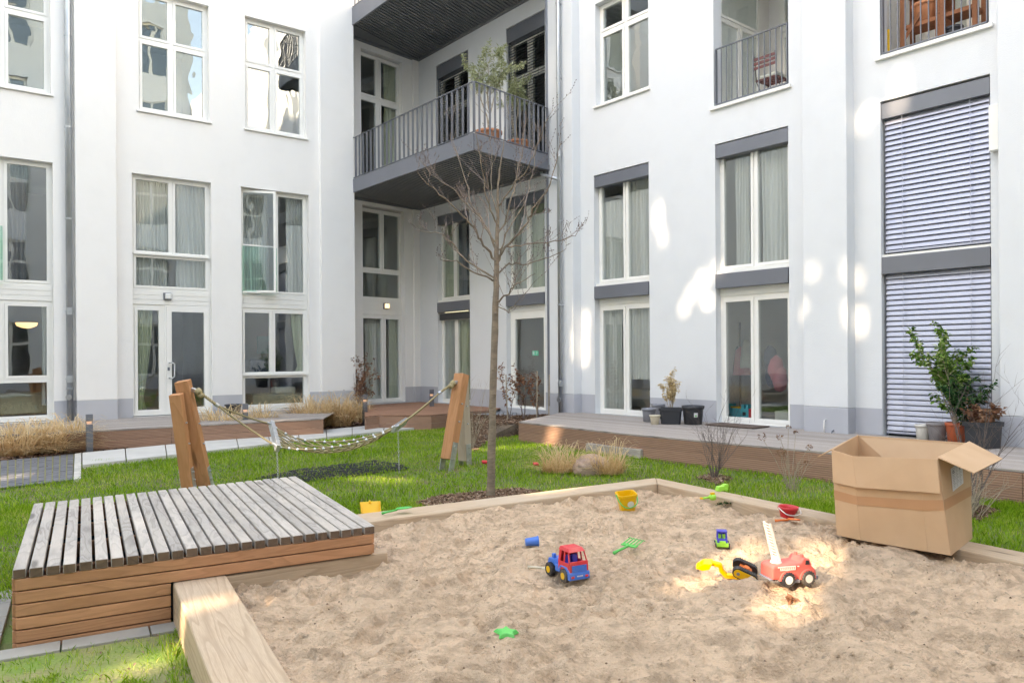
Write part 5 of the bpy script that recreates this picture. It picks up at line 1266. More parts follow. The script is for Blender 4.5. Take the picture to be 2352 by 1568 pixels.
for i, (x, yb, yt) in enumerate(((1166, 969, 860), (1233, 960, 852), (1260.5, 957, 860))):
    p = at_y(x, yb, 15.0); q = at_y(x-4 if i == 0 else x+1, yt, p.y); m = MB(); m.tube([p, q], .011, 7)
    tag(m.build('stake', M_TWL, None, frame=Matrix.Translation(p)), ['thin wooden stake beside the leftmost beech sapling', 'thin wooden stake before the right edge of the glazed entrance', 'thin wooden stake right of the saplings, near the downpipe'][i], 'stake', 'stakes beside the saplings')
p = at_z(823, 962, .05); shrub('beech_bush', 'bush with withered brown leaves beside the mounds of dry grass, left of the inner corner', 'bush', p, 1.15, 9, .38, M_TWD, 44, leaf=.5, lmat=M_BLF, lev=2, r0=.008, leafn=2.2, lsize=.065, upb=.7, gap=.8)
p = at_z(1083, 1030); shrub('bare_shrub', 'bare shrub with pale thin stems between the hammock posts and the tree', 'shrub', p, 1.0, 16, .40, M_TWL, 51, lev=2, r0=.0065, upb=.5, gap=.5)
p = at_z(1641, 1098); shrub('bare_shrub', 'dark bare twiggy shrub growing before the right deck, left of the hydrangea', 'shrub', p, .88, 17, .55, M_TWD, 52, lev=2, r0=.0055, upb=.3, gap=.7)
p = at_z(2240, 1172); shrub('bare_shrub', 'tall bare shrub growing behind the cardboard box', 'shrub', p, 1.18, 11, .45, M_TWD, 53, lev=2, r0=.007, lean=(.22, 0), upb=.4, gap=.75)
shrub('dry_perennial', 'tangle of pale dead stems at the right edge of the cardboard box', 'plant', at_z(2222, 1190), .5, 26, .9, M_TWL, 54, lev=1, r0=.005, lean=(.1, 0), upb=-.5, gap=.8)
hp = at_z(1815, 1128); T, tips = shrub('hydrangea', 'withered hydrangea with dried brown flower heads before the right deck', 'plant', hp, .42, 9, .6, M_TWL, 55, lev=1, r0=.005, upb=.2, gap=.3)
m = MB(); r_ = random.Random(3)
for (x, y, s_) in ((1749.6, 1004, .045), (1791, 1003, .032), (1793.5, 1038, .05), (1858.5, 1027, .028), (1811, 981, .026), (1828, 993, .02), (1853, 1062, .022), (1796, 1044, .03)):
    q = at_y(x, y, hp.y+r_.uniform(-.15, .15)); mid = hp.lerp(q, .55)+Vector((r_.uniform(-.05, .05), 0, .03)); m.tube([hp, mid, q], [.004, .003, .002], 5)
    fm = MB()
    for _ in range(int(900*s_)+14):
        a = Vector((r_.gauss(0, 1), r_.gauss(0, 1), r_.gauss(0, .55))).normalized()*s_*r_.uniform(.5, 1); fm.cr = r_.random(); fm.leaf(q+a, a+Vector((0, 0, .01)), .016, .014, (r_.random(), r_.random(), 1))
    fm.build('flower_head', M_BLF, T)
m.build('flower_stems', M_TWL, T)
# dry grasses
def tuft(label, base, R, H, n, seed, arc=1.0, group='mounds of dry ornamental grass', lean=(0, 0), thing_name='dry_grass_clump', bw_=.009, nk=.45):
    r = np.random.default_rng(seed); k = 6; n = int(n*nk); a = r.uniform(0, 6.283, n); rr_ = R*.45*np.sqrt(r.random(n)); bx = base.x+rr_*np.cos(a)*1.1; by = base.y+rr_*np.sin(a)*.5
    a2 = a+r.normal(0, .9, n); L = H; reach = R*r.uniform(.15, 1.2, n)*arc; h = H*(.3+1.15*r.random(n)**1.6)*(1+.25*np.sin(r.uniform(0, 6)+np.arange(n)*.01)); w_ = bw_
    V = []; t = np.linspace(0, 1, k)
    dx, dy = np.cos(a2)+lean[0], np.sin(a2)*.55+lean[1]; sx, sy = -np.sin(a2), np.cos(a2)
    for i in range(k):
        u = t[i]; hz = base.z+h*(2.1*u-1.35*u*u*np.clip(arc, .5, 1.5)); hz = np.maximum(hz, base.z+.01); rad = reach*(u**1.3); ww = w_*(1-.7*u)
        wob = .015*np.sin(u*9+a*7)
        cx = bx+dx*rad+sx*wob; cy = by+dy*rad+sy*wob
        V.append(np.stack([cx-sx*ww, cy-sy*ww, hz], 1)); V.append(np.stack([cx+sx*ww, cy+sy*ww, hz], 1))
    V = np.stack(V, 1).reshape(-1, 3); b_ = np.arange(n)*2*k; F_ = []; 
    for i in range(k-1): F_.append(np.stack([b_+2*i, b_+2*i+1, b_+2*i+3, b_+2*i+2], 1))
    F_ = np.concatenate(F_); o = rawmesh(thing_name, V-np.array([base.x, base.y, base.z]), F_, M_HAY, rnd=np.tile(r.random(n), k-1)); o.matrix_basis = Matrix.Translation(base)
    return tag(o, label, 'dry grass', group)
for i, (x, y, R, H_, n, lab) in enumerate((
    (22, 1047, .75, .40, 1500, 'long dry grass mound at the left edge of the picture, before the deck'), (95, 1041, .7, .42, 1500, 'dry grass mound between the left edge mound and the leftmost bollard'), (160, 1033, .6, .42, 1300, 'dry grass mound right against the leftmost bollard light'),
    (497, 1004, .6, .42, 1300, 'dry grass mound seen between the left hammock posts and the hammock ropes'), (590, 996, .6, .45, 1300, 'dry grass mound behind the left spreader bar of the hammock'),
    (712, 983, .65, .50, 1700, 'bright dry grass mound, left one of the pair by the brown bush'), (775, 979, .6, .55, 1600, 'bright dry grass mound, right one of the pair by the brown bush'),
    (828, 970, .42, .40, 700, 'small dry grass mound at the foot of the brown leaved bush'))):
    tuft(lab, at_z(x, y, .01), R, H_, n, 60+i)
tuft('wispy dry grass tuft left of the boulder', at_z(1288, 1086), .46, .30, 420, 71, 1.0, 'wispy grass tufts by the boulder', bw_=.0045, nk=1); tuft('wispy upright dry grass tuft right of the boulder', at_z(1398, 1090), .38, .33, 420, 72, 1.0, 'wispy grass tufts by the boulder', bw_=.0045, nk=1)
# boulder
bc = at_z(1357, 1088); bm = bmesh.new(); bmesh.ops.create_icosphere(bm, subdivisions=5, radius=1)
for v in bm.verts:
    c = v.co.copy(); nz = float(vnoise(c.x*1.3+2, c.y*1.3+c.z, .8, 80)*.10+vnoise(c.y*2+5, c.z*2+c.x, .5, 81)*.05+vnoise(c.x*5, c.z*5+c.y*3, .6, 82)*.02); c = c*(1+nz); v.co = Vector((c.x*.245, c.y*.19, c.z*.165+.07))
me = bpy.data.meshes.new('boulder'); bm.to_mesh(me); bm.free(); me.materials.append(M_STONE); me.polygons.foreach_set('use_smooth', [True]*len(me.polygons))
o = bpy.data.objects.new('boulder', me); COL.objects.link(o); o.matrix_basis = Matrix.Translation((bc.x, bc.y+.06, 0)); tag(o, 'pinkish grey boulder lying between two tufts of dry grass', 'boulder')
# ------------------------------------------------------------------ pots and potted plants
def pot(name, label, p, r1, r0_, h, mat, rim=.02, soil=True, M=None, group='plant pots', square=False, cat='plant pot'):
    T = thing(name, label, cat, tuple(p), .3 if square else 0, group=group); m = MB(); n = 28
    prof = [(r0_*.9, 0), (r0_, .004), (r1*.93, h*.8), (r1*.94, h*.82), (r1+.004, h*.83), (r1+.006, h), (r1-rim*.6, h), (r1-rim*.8, h*.86), (r0_*.85, .03), (.001, .03)]
    if square:
        v = []
        for (a, z_) in prof:
            k = len(m.v); q = a*.18
            pts = [(a*1.25-q, -a), (a*1.25, -a+q), (a*1.25, a-q), (a*1.25-q, a), (-a*1.25+q, a), (-a*1.25, a-q), (-a*1.25, -a+q), (-a*1.25+q, -a)]; m.v += [(x, y_, z_) for x, y_ in pts]
        for k in range(len(prof)-1):
            for j in range(8): a = k*8+j; b_ = k*8+(j+1) % 8; m.face((a, b_, b_+8, a+8))
        m.face(tuple(range(7, -1, -1)))
    else: m.lathe(prof, n=n)
    m.build('shell', mat, T, local=True, smooth=not square)
    if soil: m = MB(); m.lathe([(r1*.9*(.95 if not square else .9), h*.84), (.01, h*.87)], n=20); m.build('soil', M_SOIL, T, local=True)
    return T
def onR_(x, y, z_): return at_z(x, y, z_)
DZ = dz+.012
pot('plant_pot', 'grey plastic pot at the left end of the row by the terrace door', at_z(1491, 968, DZ), .125, .10, .235, P_GRY, soil=False)
pot('plant_pot', 'dark grey pot hidden behind the rectangular planter', at_z(1511, 961, DZ), .12, .10, .27, P_GRY, soil=False)
pot('plant_pot', 'small cream pot standing in front of the grey pots', at_z(1504.5, 974, DZ), .088, .065, .155, P_CRM, soil=False)
PT = pot('planter', 'black rectangular planter with a withered yellow plant', at_z(1541, 973, DZ), .152, .125, .27, P_ANT, square=True)
PT.rotation_euler = (0, 0, -.25)
pb = at_z(1592, 974, DZ); PT2 = pot('plant_pot', 'large round black pot with a small white sticker', pb, .180, .145, .31, P_ANT, soil=True)
m = MB(); a0 = -1.72
for k in range(4):
    a, c = a0+k*.09, a0+(k+1)*.09; f = lambda a, z_: (math.cos(a)*(.150+z_*.11+.006), math.sin(a)*(.150+z_*.11+.006), z_); m.quad(f(a, .13), f(c, .13), f(c, .20), f(a, .20))
st_ = m.build('sticker', M_PAPER, PT2, local=True)
m = MB(); f = lambda a, z_: (math.cos(a)*(.150+z_*.11+.0075), math.sin(a)*(.150+z_*.11+.0075), z_)
m.quad(f(a0+.10, .14), f(a0+.26, .14), f(a0+.26, .165), f(a0+.10, .165)); m.build('sticker_print', P_GRN, st_, local=True)
pp_ = at_z(1541, 970, DZ); shrub('potted_plant', 'withered yellow plant growing in the black rectangular planter', 'plant', pp_+Vector((0, 0, .24)), .43, 8, .32, M_TWL, 57, leaf=.55, lmat=M_PALE, lev=2, r0=.005, leafn=2.6, lsize=.04, upb=.6)
wp = [(2120, 1010, .095, .075, .21, P_WHT, 'white plastic pot before the closed blind', .13), (2152.5, 1013, .125, .09, .25, P_TAU, 'taupe grey pot between the white and the red pot', .2), (2196, 1016, .125, .095, .26, P_ORP, 'red clay coloured pot that holds the leafy ficus', .2)]
pots3 = []
for (x, y, a, c, h, mt_, lab, _) in wp: pots3.append(at_z(x, y, DZ)); pot('plant_pot', lab, pots3[-1], a, c, h, mt_, soil='red' in lab)
pk = at_z(2258, 1028, DZ); pot('plant_pot', 'large square black pot with a withered red plant, rightmost before the blind', pk, .145, .125, .32, P_ANT, square=True)
FT_, tips = shrub('ficus', 'leafy variegated ficus growing in the red pot before the closed blind', 'plant', pots3[2]+Vector((0, 0, .22)), 0.90, 7, .26, M_TWL, 58, leaf=.62, lmat=M_FIC, lev=2, r0=.012, leafn=4.2, lsize=.068, upb=.6, gap=.95)
shrub('potted_plant', 'dark glossy leaved plant leaning right behind the ficus', 'plant', pk+Vector((-.12, .12, .25)), .52, 7, .5, M_TWD, 59, leaf=.5, lmat=M_DGL, lev=1, r0=.006, leafn=4.4, lsize=.075, upb=-.1)
shrub('potted_plant', 'withered reddish brown plant in the large square black pot', 'plant', pk+Vector((0, 0, .28)), .22, 12, .9, M_TWD, 70, leaf=.8, lmat=M_BLF, lev=1, r0=.004, leafn=2.4, lsize=.06, upb=-.6)
# pots on the left deck and the bag
pl = [((512, 947), 'black plastic pot on the left deck, left one of the pair by the pillar'), ((536, 950), 'wide black plastic pot on the left deck, right one of the pair by the pillar')]
for i, (c, lab) in enumerate(pl): pot('plant_pot', lab, at_z(c[0], c[1], dz), .15+.02*i, .11+.02*i, .20, P_ANT, soil=False)
p = at_z(600, 943, dz); m = MB(); n = 14
dL = WL.d if WL.d.y > 0 else -WL.d; sdv = Vector((-dL.y, dL.x, 0))
P = [p-dL*.42+dL*.84*k/n+Vector((0, 0, .045)) for k in range(n+1)]; R_ = [.018+.032*math.sin(math.pi*min(1, .12+k/n*.85))**.5+random.uniform(-.006, .006) for k in range(n+1)]
m.tube(P, R_, 14); o = m.build('rolled_sheet', P_WHT, None, frame=Matrix.Translation(p), smooth=True); tag(o, 'rolled white plastic sheet lying on the left deck under the window', 'plastic sheet')
# balcony plants
gb2 = 'terracotta pots on the corner balcony'
q1 = at_y(1122, 318, pK.y+.95); q1.z = zB1+.0; q2 = at_y(1190, 336, pK.y+1.6); q2.z = zB1
pot('plant_pot', 'terracotta pot of the taller olive tree on the balcony', q1, .27, .20, .30, P_TER, group=gb2); pot('plant_pot', 'terracotta pot of the right olive tree on the balcony', q2, .24, .18, .28, P_TER, group=gb2)
shrub('olive_tree', 'taller silvery olive tree in a terracotta pot at the balcony corner', 'potted tree', q1+Vector((0, 0, .25)), 1.3, 3, .20, M_TWL, 91, leaf=.26, lmat=M_OLV, lev=2, r0=.016, leafn=10, lsize=.09, upb=.6, ltop=.85, gap=.95)
shrub('olive_tree', 'smaller olive tree in a terracotta pot, right part of the balcony', 'potted tree', q2+Vector((0, 0, .25)), 1.15, 3, .22, M_TWL, 92, leaf=.26, lmat=M_OLV, lev=2, r0=.013, leafn=9, lsize=.09, upb=.5, ltop=.75, gap=.95)
# ------------------------------------------------------------------ toys in the sand
def rbox(mb, x0, x1, y0, y1, z0, z1): mb.box(x0, x1, y0, y1, z0, z1)
def side_prism(mb, poly, y0, y1):      # poly in (x, z)
    mb.hexa([(x, y0, z) for x, z in poly], [(x, y1, z) for x, z in poly])
def wheel(T, x, y, z, r, w_, tyre, hub, sgn, lugs=16, hubr=.5):
    ax = Matrix.Rotation(math.radians(90), 3, 'X'); t = MB()
    prof = [(r*.45, -w_/2), (r*.9, -w_/2), (r*.97, -w_*.3), (r*.97, w_*.3), (r*.9, w_/2), (r*.45, w_/2), (r*.45, -w_/2)]; t.lathe(prof, (x, y, z), 26, ax)
    for k in range(lugs):
        a = 6.283*k/lugs; d_ = Vector((math.cos(a), 0, math.sin(a))); tt = Vector((-math.sin(a), 0, math.cos(a)))
        for q in (-1, 1): t.obox(Vector((x, y+q*w_*.22, z))+d_*r*.98+tt*q*r*.05, d_*r*.05, tt*r*.08, Vector((0, w_*.2, 0)))
    o = t.build('wheel', tyre, T, local=True)
    h = MB(); h.lathe([(r*hubr, -w_/2-.002), (r*hubr, w_/2+.003), (r*hubr*.7, w_/2+.004), (r*hubr*.5, w_*.38), (.001, w_*.38)] if sgn < 0 else [(.001, -w_*.38), (r*hubr*.5, -w_*.38), (r*hubr*.7, -w_/2-.004), (r*hubr, -w_/2-.003), (r*hubr, w_/2+.002)], (x, y, z), 18, ax); h.build('rim', hub, o, local=True, smooth=False)
    return o
def MT(T, M): T.matrix_basis = M
# --- blue and red tractor truck, x forward
T = thing('toy_truck', 'blue toy truck with a red cab and yellow wheel hubs, nose toward the viewer', 'toy truck')
m = MB(); side_prism(m, [(-.14, .055), (.0, .05), (.0, .085), (-.02, .095), (-.14, .09)], -.038, .038); side_prism(m, [(-.16, .075), (-.145, .115), (-.07, .118), (-.05, .09), (-.05, .075)], -.062, -.03); side_prism(m, [(-.16, .075), (-.145, .115), (-.07, .118), (-.05, .09), (-.05, .075)], .03, .062)
side_prism(m, [(-.155, .085), (-.145, .12), (-.06, .12), (-.05, .085)], -.03, .03); rbox(m, -.04, .005, -.075, -.035, .05, .095); rbox(m, -.04, .005, .035, .075, .05, .095)
m.build('chassis', P_BLU, T, local=True, bevel=.004)
for y_ in (-.04, .04): m = MB(); rbox(m, -.12, -.095, y_-.012, y_+.012, .115, .148); m.build('hitch_block', P_BLU, T, local=True, bevel=.004)
m = MB(); side_prism(m, [(.015, .045), (.04, .095), (.085, .098), (.115, .05), (.15, .045), (.155, .075), (.15, .078), (.11, .108), (.03, .105), (.005, .07)], -.078, .078); rbox(m, .128, .158, -.08, .08, .025, .072); m.build('bumper', P_BLU, T, local=True, bevel=.004)
# red cab: open frame of pillars, roof, lower body
m = MB(); zb, zw, zt = .075, .145, .215
for s_ in (-1, 1):
    y0, y1 = (s_*.074, s_*.066); rbox(m, .0, .135, min(y0, y1), max(y0, y1), zb, zw-.012)
    for (x0, x1, xt0, xt1) in ((.0, .028, .0, .03), (.065, .08, .062, .077), (.132, .145, .108, .12)):
        m.hexa([(x0, s_*.074, zw-.013), (x1, s_*.074, zw-.013), (x1, s_*.066, zw-.013), (x0, s_*.066, zw-.013)], [(xt0, s_*.064, zt-.01), (xt1, s_*.064, zt-.01), (xt1, s_*.057, zt-.01), (xt0, s_*.057, zt-.01)])
m.hexa([(.14, -.074, zb-.005), (.152, -.074, zb-.005), (.152, .074, zb-.005), (.14, .074, zb-.005)], [(.136, -.074, zw), (.146, -.074, zw), (.146, .074, zw), (.136, .074, zw)])
m.hexa([(.0, -.07, zb), (.008, -.07, zb), (.008, .07, zb), (.0, .07, zb)], [(.0, -.062, zt-.012), (.008, -.062, zt-.012), (.008, .062, zt-.012), (.0, .062, zt-.012)])
m.hexa([(-.008, -.066, zt-.012), (.128, -.066, zt-.012), (.128, .066, zt-.012), (-.008, .066, zt-.012)], [(.0, -.056, zt+.012), (.10, -.056, zt+.012), (.10, .056, zt+.012), (.0, .056, zt+.012)])
m.build('cab', P_RED, T, local=True, bevel=.004)
m = MB(); rbox(m, .03, .055, -.05, -.008, .10, .17); rbox(m, .03, .055, .008, .05, .10, .17); rbox(m, .01, .135, -.062, .062, .095, .105); m.build('seat', P_VIO, T, local=True, bevel=.004)
g_ = MB()
for k in range(5): g_.box(.1525-k*.0006, .156-k*.0006, -.058, .058, .079+k*.0085, .086+k*.0085)
g_.build('grille', P_BLU, T, local=True)
for s_ in (-1, 1): h = MB(); rbox(h, .157, .161, s_*.055-.012, s_*.055+.012, .038, .054); h.build('headlight', P_RED, T, local=True, bevel=.002)
h = MB(); [h.box(.158, .1595, y_, y_+.006, .046, .054) for y_ in (-.02, -.010, .002, .010, .018)]; h.build('number_mark', P_WHT, T, local=True)
for (x, r) in ((-.105, .046), (.085, .046)):
    for s_ in (-1, 1): wheel(T, x, s_*.072, r-.002, r, .036, P_BLK, P_YEL, -s_)
p = onsand(1303, 1324); MT(T, TR((p.x, p.y, p.z-.004), math.radians(-62), .0, .0, .88)); p_truck = p
# --- fire engine
T = thing('toy_fire_engine', 'faded red toy fire engine with a raised white ladder and white wheel hubs', 'toy fire engine')
m = MB(); side_prism(m, [(-.155, .045), (-.06, .038), (.10, .038), (.155, .05), (.15, .085), (.12, .115), (.105, .155), (.06, .165), (.04, .135), (-.13, .13), (-.155, .12)], -.065, .065); m.build('body', P_PNK, T, local=True, bevel=.010)
for x in (-.055, .085):
    for s_ in (-1, 1):
        m = MB(); n = 14; o_ = [(x+.055*math.cos(a), .04+.058*math.sin(a)) for a in np.linspace(0, math.pi, n)]; i_ = [(x+.043*math.cos(a), .04+.045*math.sin(a)) for a in np.linspace(0, math.pi, n)]
        for k in range(n-1): m.hexa([(q[0], s_*.062, q[1]) for q in (o_[k], o_[k+1], i_[k+1], i_[k])], [(q[0], s_*.078, q[1]) for q in (o_[k], o_[k+1], i_[k+1], i_[k])])
        m.build('fender', P_PNK, T, local=True)
        wheel(T, x, s_*.068, .044, .046, .036, P_BLK, P_WHT, -s_, hubr=.55)
for s_ in (-1, 1):
    m = MB(); y0, y1 = sorted((s_*.0655, s_*.070)); rbox(m, -.105, .0, y0, y1, .118, .123); rbox(m, -.105, .0, y0, y1, .098, .102)
    for k in range(8): rbox(m, -.105+k*.0143, -.1+k*.0143, y0, y1, .1, .12)
    for k in (-.122, .014): rbox(m, k, k+.012, y0, y1, .116, .122)
    m.build('side_ladder', P_WHT, T, local=True)
    m = MB(); y0, y1 = sorted((s_*.0652, s_*.067)); side_prism(m, [(.07, .125), (.10, .125), (.092, .15), (.073, .15)], y0, y1); m.build('cab_window', P_BLK, T, local=True)
m = MB(); rbox(m, .146, .170, -.06, .06, .026, .05); rbox(m, -.168, -.148, -.06, .06, .04, .05); rbox(m, -.005, .035, -.07, .07, .018, .038); m.build('bumper', P_GRY, T, local=True, bevel=.003)
m = MB(); m.lathe([(.0, .0), (.012, .0), (.01, .014), (.001, .016)], (.07, .03, .163), 12); m.lathe([(.0, .0), (.012, .0), (.01, .014), (.001, .016)], (.07, -.03, .163), 12); m.build('beacon', P_PNK, T, local=True)
m = MB(); m.lathe([(.036, .125), (.034, .136), (.02, .139), (.001, .139)], (-.09, 0, 0), 20); m.build('turntable', P_WHT, T, local=True)
lb_, lt_ = Vector((-.09, 0, .148)), Vector((-.155, .01, .375)); dl = (lt_-lb_).normalized(); m = MB(); yv = Vector((0, 1, 0))
for s_ in (-1, 1): m.bar(lb_+yv*s_*.036, lt_+yv*s_*.030, .005, .014, up=(1, 0, .4))
for k in range(12): q = lb_.lerp(lt_, .08+k*.08); m.bar(q-yv*.031, q+yv*.031, .007, .004)
m.bar(lb_-yv*.024-dl*.0, lb_+yv*.024, .03, .03); m.build('ladder', P_WHT, T, local=True)
p = onsand(1813, 1337); MT(T, TR((p.x, p.y+.02, p.z-.006), math.radians(16), .03, .02, .92))
# --- yellow excavator lying on its roof
T = thing('toy_excavator', 'yellow toy excavator with black tracks lying upside down beside the fire engine', 'toy excavator')
def capsule(mb, c, ex, ez, ey, a, r, w_, n=10):
    pts = [Vector(c)+Vector(ex)*(a+r*math.cos(t))+Vector(ez)*r*math.sin(t) for t in np.linspace(-1.57, 1.57, n)]+[Vector(c)-Vector(ex)*(a+r*math.cos(t))-Vector(ez)*r*math.sin(t) for t in np.linspace(-1.57, 1.57, n)]
    mb.hexa([p-Vector(ey)*w_/2 for p in pts], [p+Vector(ey)*w_/2 for p in pts])
for s_ in (-1, 1):
    m = MB(); capsule(m, (0, s_*.045, .05), (1, 0, 0), (0, 0, 1), (0, 1, 0), .042, .030, .030); 
    for k in range(9):
        for zz in (.079, .019): m.box(-.042+k*.0105-.003, -.042+k*.0105+.003, s_*.045-.015, s_*.045+.015, zz, zz+.004)
    o = m.build('track', P_BLK, T, local=True)
    m = MB(); capsule(m, (0, s_*.0615, .05), (1, 0, 0), (0, 0, 1), (0, 1, 0), .042, .023, .004); m.build('track_frame', P_YEL, o, local=True)
    for x in (-.04, .04): m = MB(); m.lathe([(.009, -.004), (.009, .003), (.005, .004), (.001, .004)] if s_ > 0 else [(.001, -.004), (.005, -.004), (.009, -.003), (.009, .004)], (x, s_*.064, .05), 12, Matrix.Rotation(math.radians(-90), 3, 'X') if s_ > 0 else Matrix.Rotation(math.radians(-90), 3, 'X')); m.build('bolt', P_GRY, o, local=True)
m = MB(); rbox(m, -.035, .035, -.032, .032, .035, .065); m.lathe([(.018, 0), (.018, .02), (.001, .02)], (0, 0, .06), 14); m.build('undercarriage', P_ORG, T, local=True, bevel=.003)
m = MB(); rbox(m, -.03, .05, -.035, .035, -.02, .022); rbox(m, -.005, .045, -.03, .005, -.05, -.02); m.build('cab', P_YEL, T, local=True, bevel=.005)
m = MB(); P = [Vector((-.03, -.01, -.0)), Vector((-.080, -.01, -.022)), Vector((-.115, -.01, -.005)), Vector((-.135, -.01, .022)), Vector((-.185, -.01, .012))]
for a, c in zip(P[:-1], P[1:]): m.bar(a-(c-a).normalized()*.004, c+(c-a).normalized()*.004, .026, .024)
m.build('arm', P_YEL, T, local=True, bevel=.003)
m = MB(); side_prism(m, [(-.18, .024), (-.18, -.02), (-.21, -.045), (-.25, -.05), (-.225, .0)], -.04, .02); m.build('bucket', P_YEL, T, local=True, bevel=.004)
p = onsand(1706, 1336); MT(T, TR((p.x, p.y+.03, p.z+.016), math.radians(-10), .30, math.radians(24), 1.05))
# --- small violet and green truck
T = thing('toy_truck', 'small violet and lime green toy truck facing the viewer, behind the excavator', 'toy truck')
m = MB(); side_prism(m, [(-.06, .015), (.055, .015), (.058, .04), (.0, .045), (-.06, .04)], -.038, .038); m.build('chassis', P_LIM, T, local=True, bevel=.004)
m = MB()
rbox(m, -.03, .045, -.033, .033, .042, .062); rbox(m, -.03, -.022, -.031, .031, .06, .105)
for s_ in (-1, 1):
    for (x0, x1) in ((-.03, -.02), (.018, .026)): m.hexa([(x0, s_*.033, .06), (x1, s_*.033, .06), (x1, s_*.027, .06), (x0, s_*.027, .06)], [(x0-.004, s_*.031, .108), (x1-.008, s_*.031, .108), (x1-.008, s_*.025, .108), (x0-.004, s_*.025, .108)])
rbox(m, -.036, .024, -.033, .033, .106, .114); m.build('cab', P_VIO, T, local=True, bevel=.004)
m = MB(); rbox(m, .0555, .060, -.02, .02, .038, .058); m.build('grille', P_LIM, T, local=True, bevel=.003)
m = MB(); rbox(m, -.012, .0, -.022, -.004, .062, .088); rbox(m, -.012, .0, .004, .022, .062, .088); m.build('seat', P_LIM, T, local=True)
for x in (-.04, .035):
    for s_ in (-1, 1): wheel(T, x, s_*.040, .018, .019, .014, P_BLK, P_ORG, -s_, lugs=10)
p = onsand(1660, 1258); MT(T, TR((p.x, p.y+.02, p.z-.002), math.radians(-100), 0, 0, 1.05))
# --- buckets
def bucket(name, label, r1, r0_, h, mat, hmat, hx, sq=False):
    T = thing(name, label, 'toy bucket'); m = MB()
    if sq:
        prof = [(r0_*.99, 0), (r0_, .002), (r1*.97, h*.86), (r1*1.05, h*.88), (r1*1.06, h), (r1*.95, h), (r0_*.9, .01), (.001, .01)]
        for (a, z_) in prof:
            q = a*.28; m.v += [(x, y_, z_) for x, y_ in ((a-q, -a), (a, -a+q), (a, a-q), (a-q, a), (-a+q, a), (-a, a-q), (-a, -a+q), (-a+q, -a))]
        for k in range(len(prof)-1):
            for j in range(8): a = k*8+j; b_ = k*8+(j+1) % 8; m.face((a, b_, b_+8, a+8))
        m.face(tuple(range(7, -1, -1)))
    else: m.lathe([(r0_*.98, 0), (r0_, .002), (r1*.95, h*.82), (r1*1.02, h*.86), (r1*1.04, h), (r1*.97, h), (r1*.92, h*.8), (r0_*.9, .008), (.001, .008)], n=32)
    m.build('body', mat, T, local=True, smooth=not sq)
    hm = MB(); R = r1*1.1; P = []
    for k in range(17):
        a = math.pi*k/16; P.append(Vector((R*math.cos(a), -1.16*r1*min(1, 1.7*math.sin(a)), h*.93-hx*math.sin(a))))
    hm.tube(P, .0045, 8); hm.build('handle', hmat, T, local=True, smooth=True)
    for s_ in (-1, 1): k = MB(); k.tube([(s_*r1*1.0, 0, h*.93), (s_*r1*1.14, 0, h*.93)], .009, 10); k.build('hinge', hmat if sq else mat, T, local=True)
    return T
T = bucket('toy_bucket', 'yellow toy bucket with a green handle, half sunk and tilted in the sand', .072, .052, .145, P_YEL, P_GRN, .085, True)
m = MB(); m.lathe([(.001, .0), (.026, .0), (.026, .002), (.001, .002)], (.012, -.073, .075), 16, Matrix.Rotation(math.radians(100), 3, 'X')); m.build('round_sticker', P_WHT, T, local=True)
p = onsand(1443, 1172); MT(T, TR((p.x, p.y+.05, p.z-.012), .12, .12, -.10, 1.08))
T = bucket('toy_bucket', 'round red toy bucket with a white handle near the right timber edging', .075, .050, .118, P_RED, P_WHT, .045)
p = onsand(1815, 1198); MT(T, TR((p.x, p.y+.06, p.z-.004), .1, .06, .04, 1.0))
# --- hand tools
def spade(name, label, cat, mat, x, y, rz, L=.2, w_=.06, handle=.5, rx=0, ry=-.06, z=None, blade='leaf', dz_=0.01):
    T = thing(name, label, cat); m = MB(); m.tube([(0, 0, .006), (L*handle*.3, 0, .009), (L*handle, 0, .010)], [.012, .009, .008], 8); m.build('handle', mat, T, local=True, smooth=True)
    m = MB(); 
    if blade == 'leaf':
        xs = np.linspace(L*handle*.95, L, 7); ws = [.012, w_*.42, w_*.5, w_*.5, w_*.45, w_*.3, .004]; zs = [.012, .012, .010, .008, .007, .006, .005]
        for i in range(6):
            for s_ in (-1, 1): m.hexa([(xs[i], 0, zs[i]-.004), (xs[i+1], 0, zs[i+1]-.004), (xs[i+1], s_*ws[i+1], zs[i+1]+.004), (xs[i], s_*ws[i], zs[i]+.004)], [(xs[i], 0, zs[i]), (xs[i+1], 0, zs[i+1]), (xs[i+1], s_*ws[i+1], zs[i+1]+.009), (xs[i], s_*ws[i], zs[i]+.009)])
        m.build('blade', mat, T, local=True)
    else:
        x0 = L*handle; m.box(x0-.004, x0+.03, -w_/2, w_/2, .006, .014); n = 5
        for k in range(n):
            y_ = -w_/2+.005+(w_-.01)*k/(n-1); m.tube([(x0+.01, y_, .012), (x0+L*.22, y_, .022), (x0+L*.36, y_, .030), (x0+L*.42, y_, .018)], [.0045, .0048, .0045, .003], 7)
        m.build('tines', mat, T, local=True)
    p = onsand(x, y) if z is None else at_z(x, y, z); MT(T, TR((p.x, p.y, p.z+dz_), rz, rx, ry)); return T
spade('toy_rake', 'green plastic toy rake lying in the middle of the sand', 'toy rake', P_GRN, 1410, 1275, math.radians(42), L=.27, w_=.12, handle=.55, blade='rake', ry=-.12)
spade('toy_shovel', 'bright green toy shovel lying on the far timber edging beside the yellow scoop', 'toy shovel', P_GRN, 877, 1183, math.radians(30), L=.26, w_=.075, handle=.5, z=.235, ry=-.08)
spade('toy_shovel', 'small red orange toy shovel lying before the red bucket', 'toy shovel', P_ORG, 1780, 1200, math.radians(-12), L=.185, w_=.05, handle=.55)
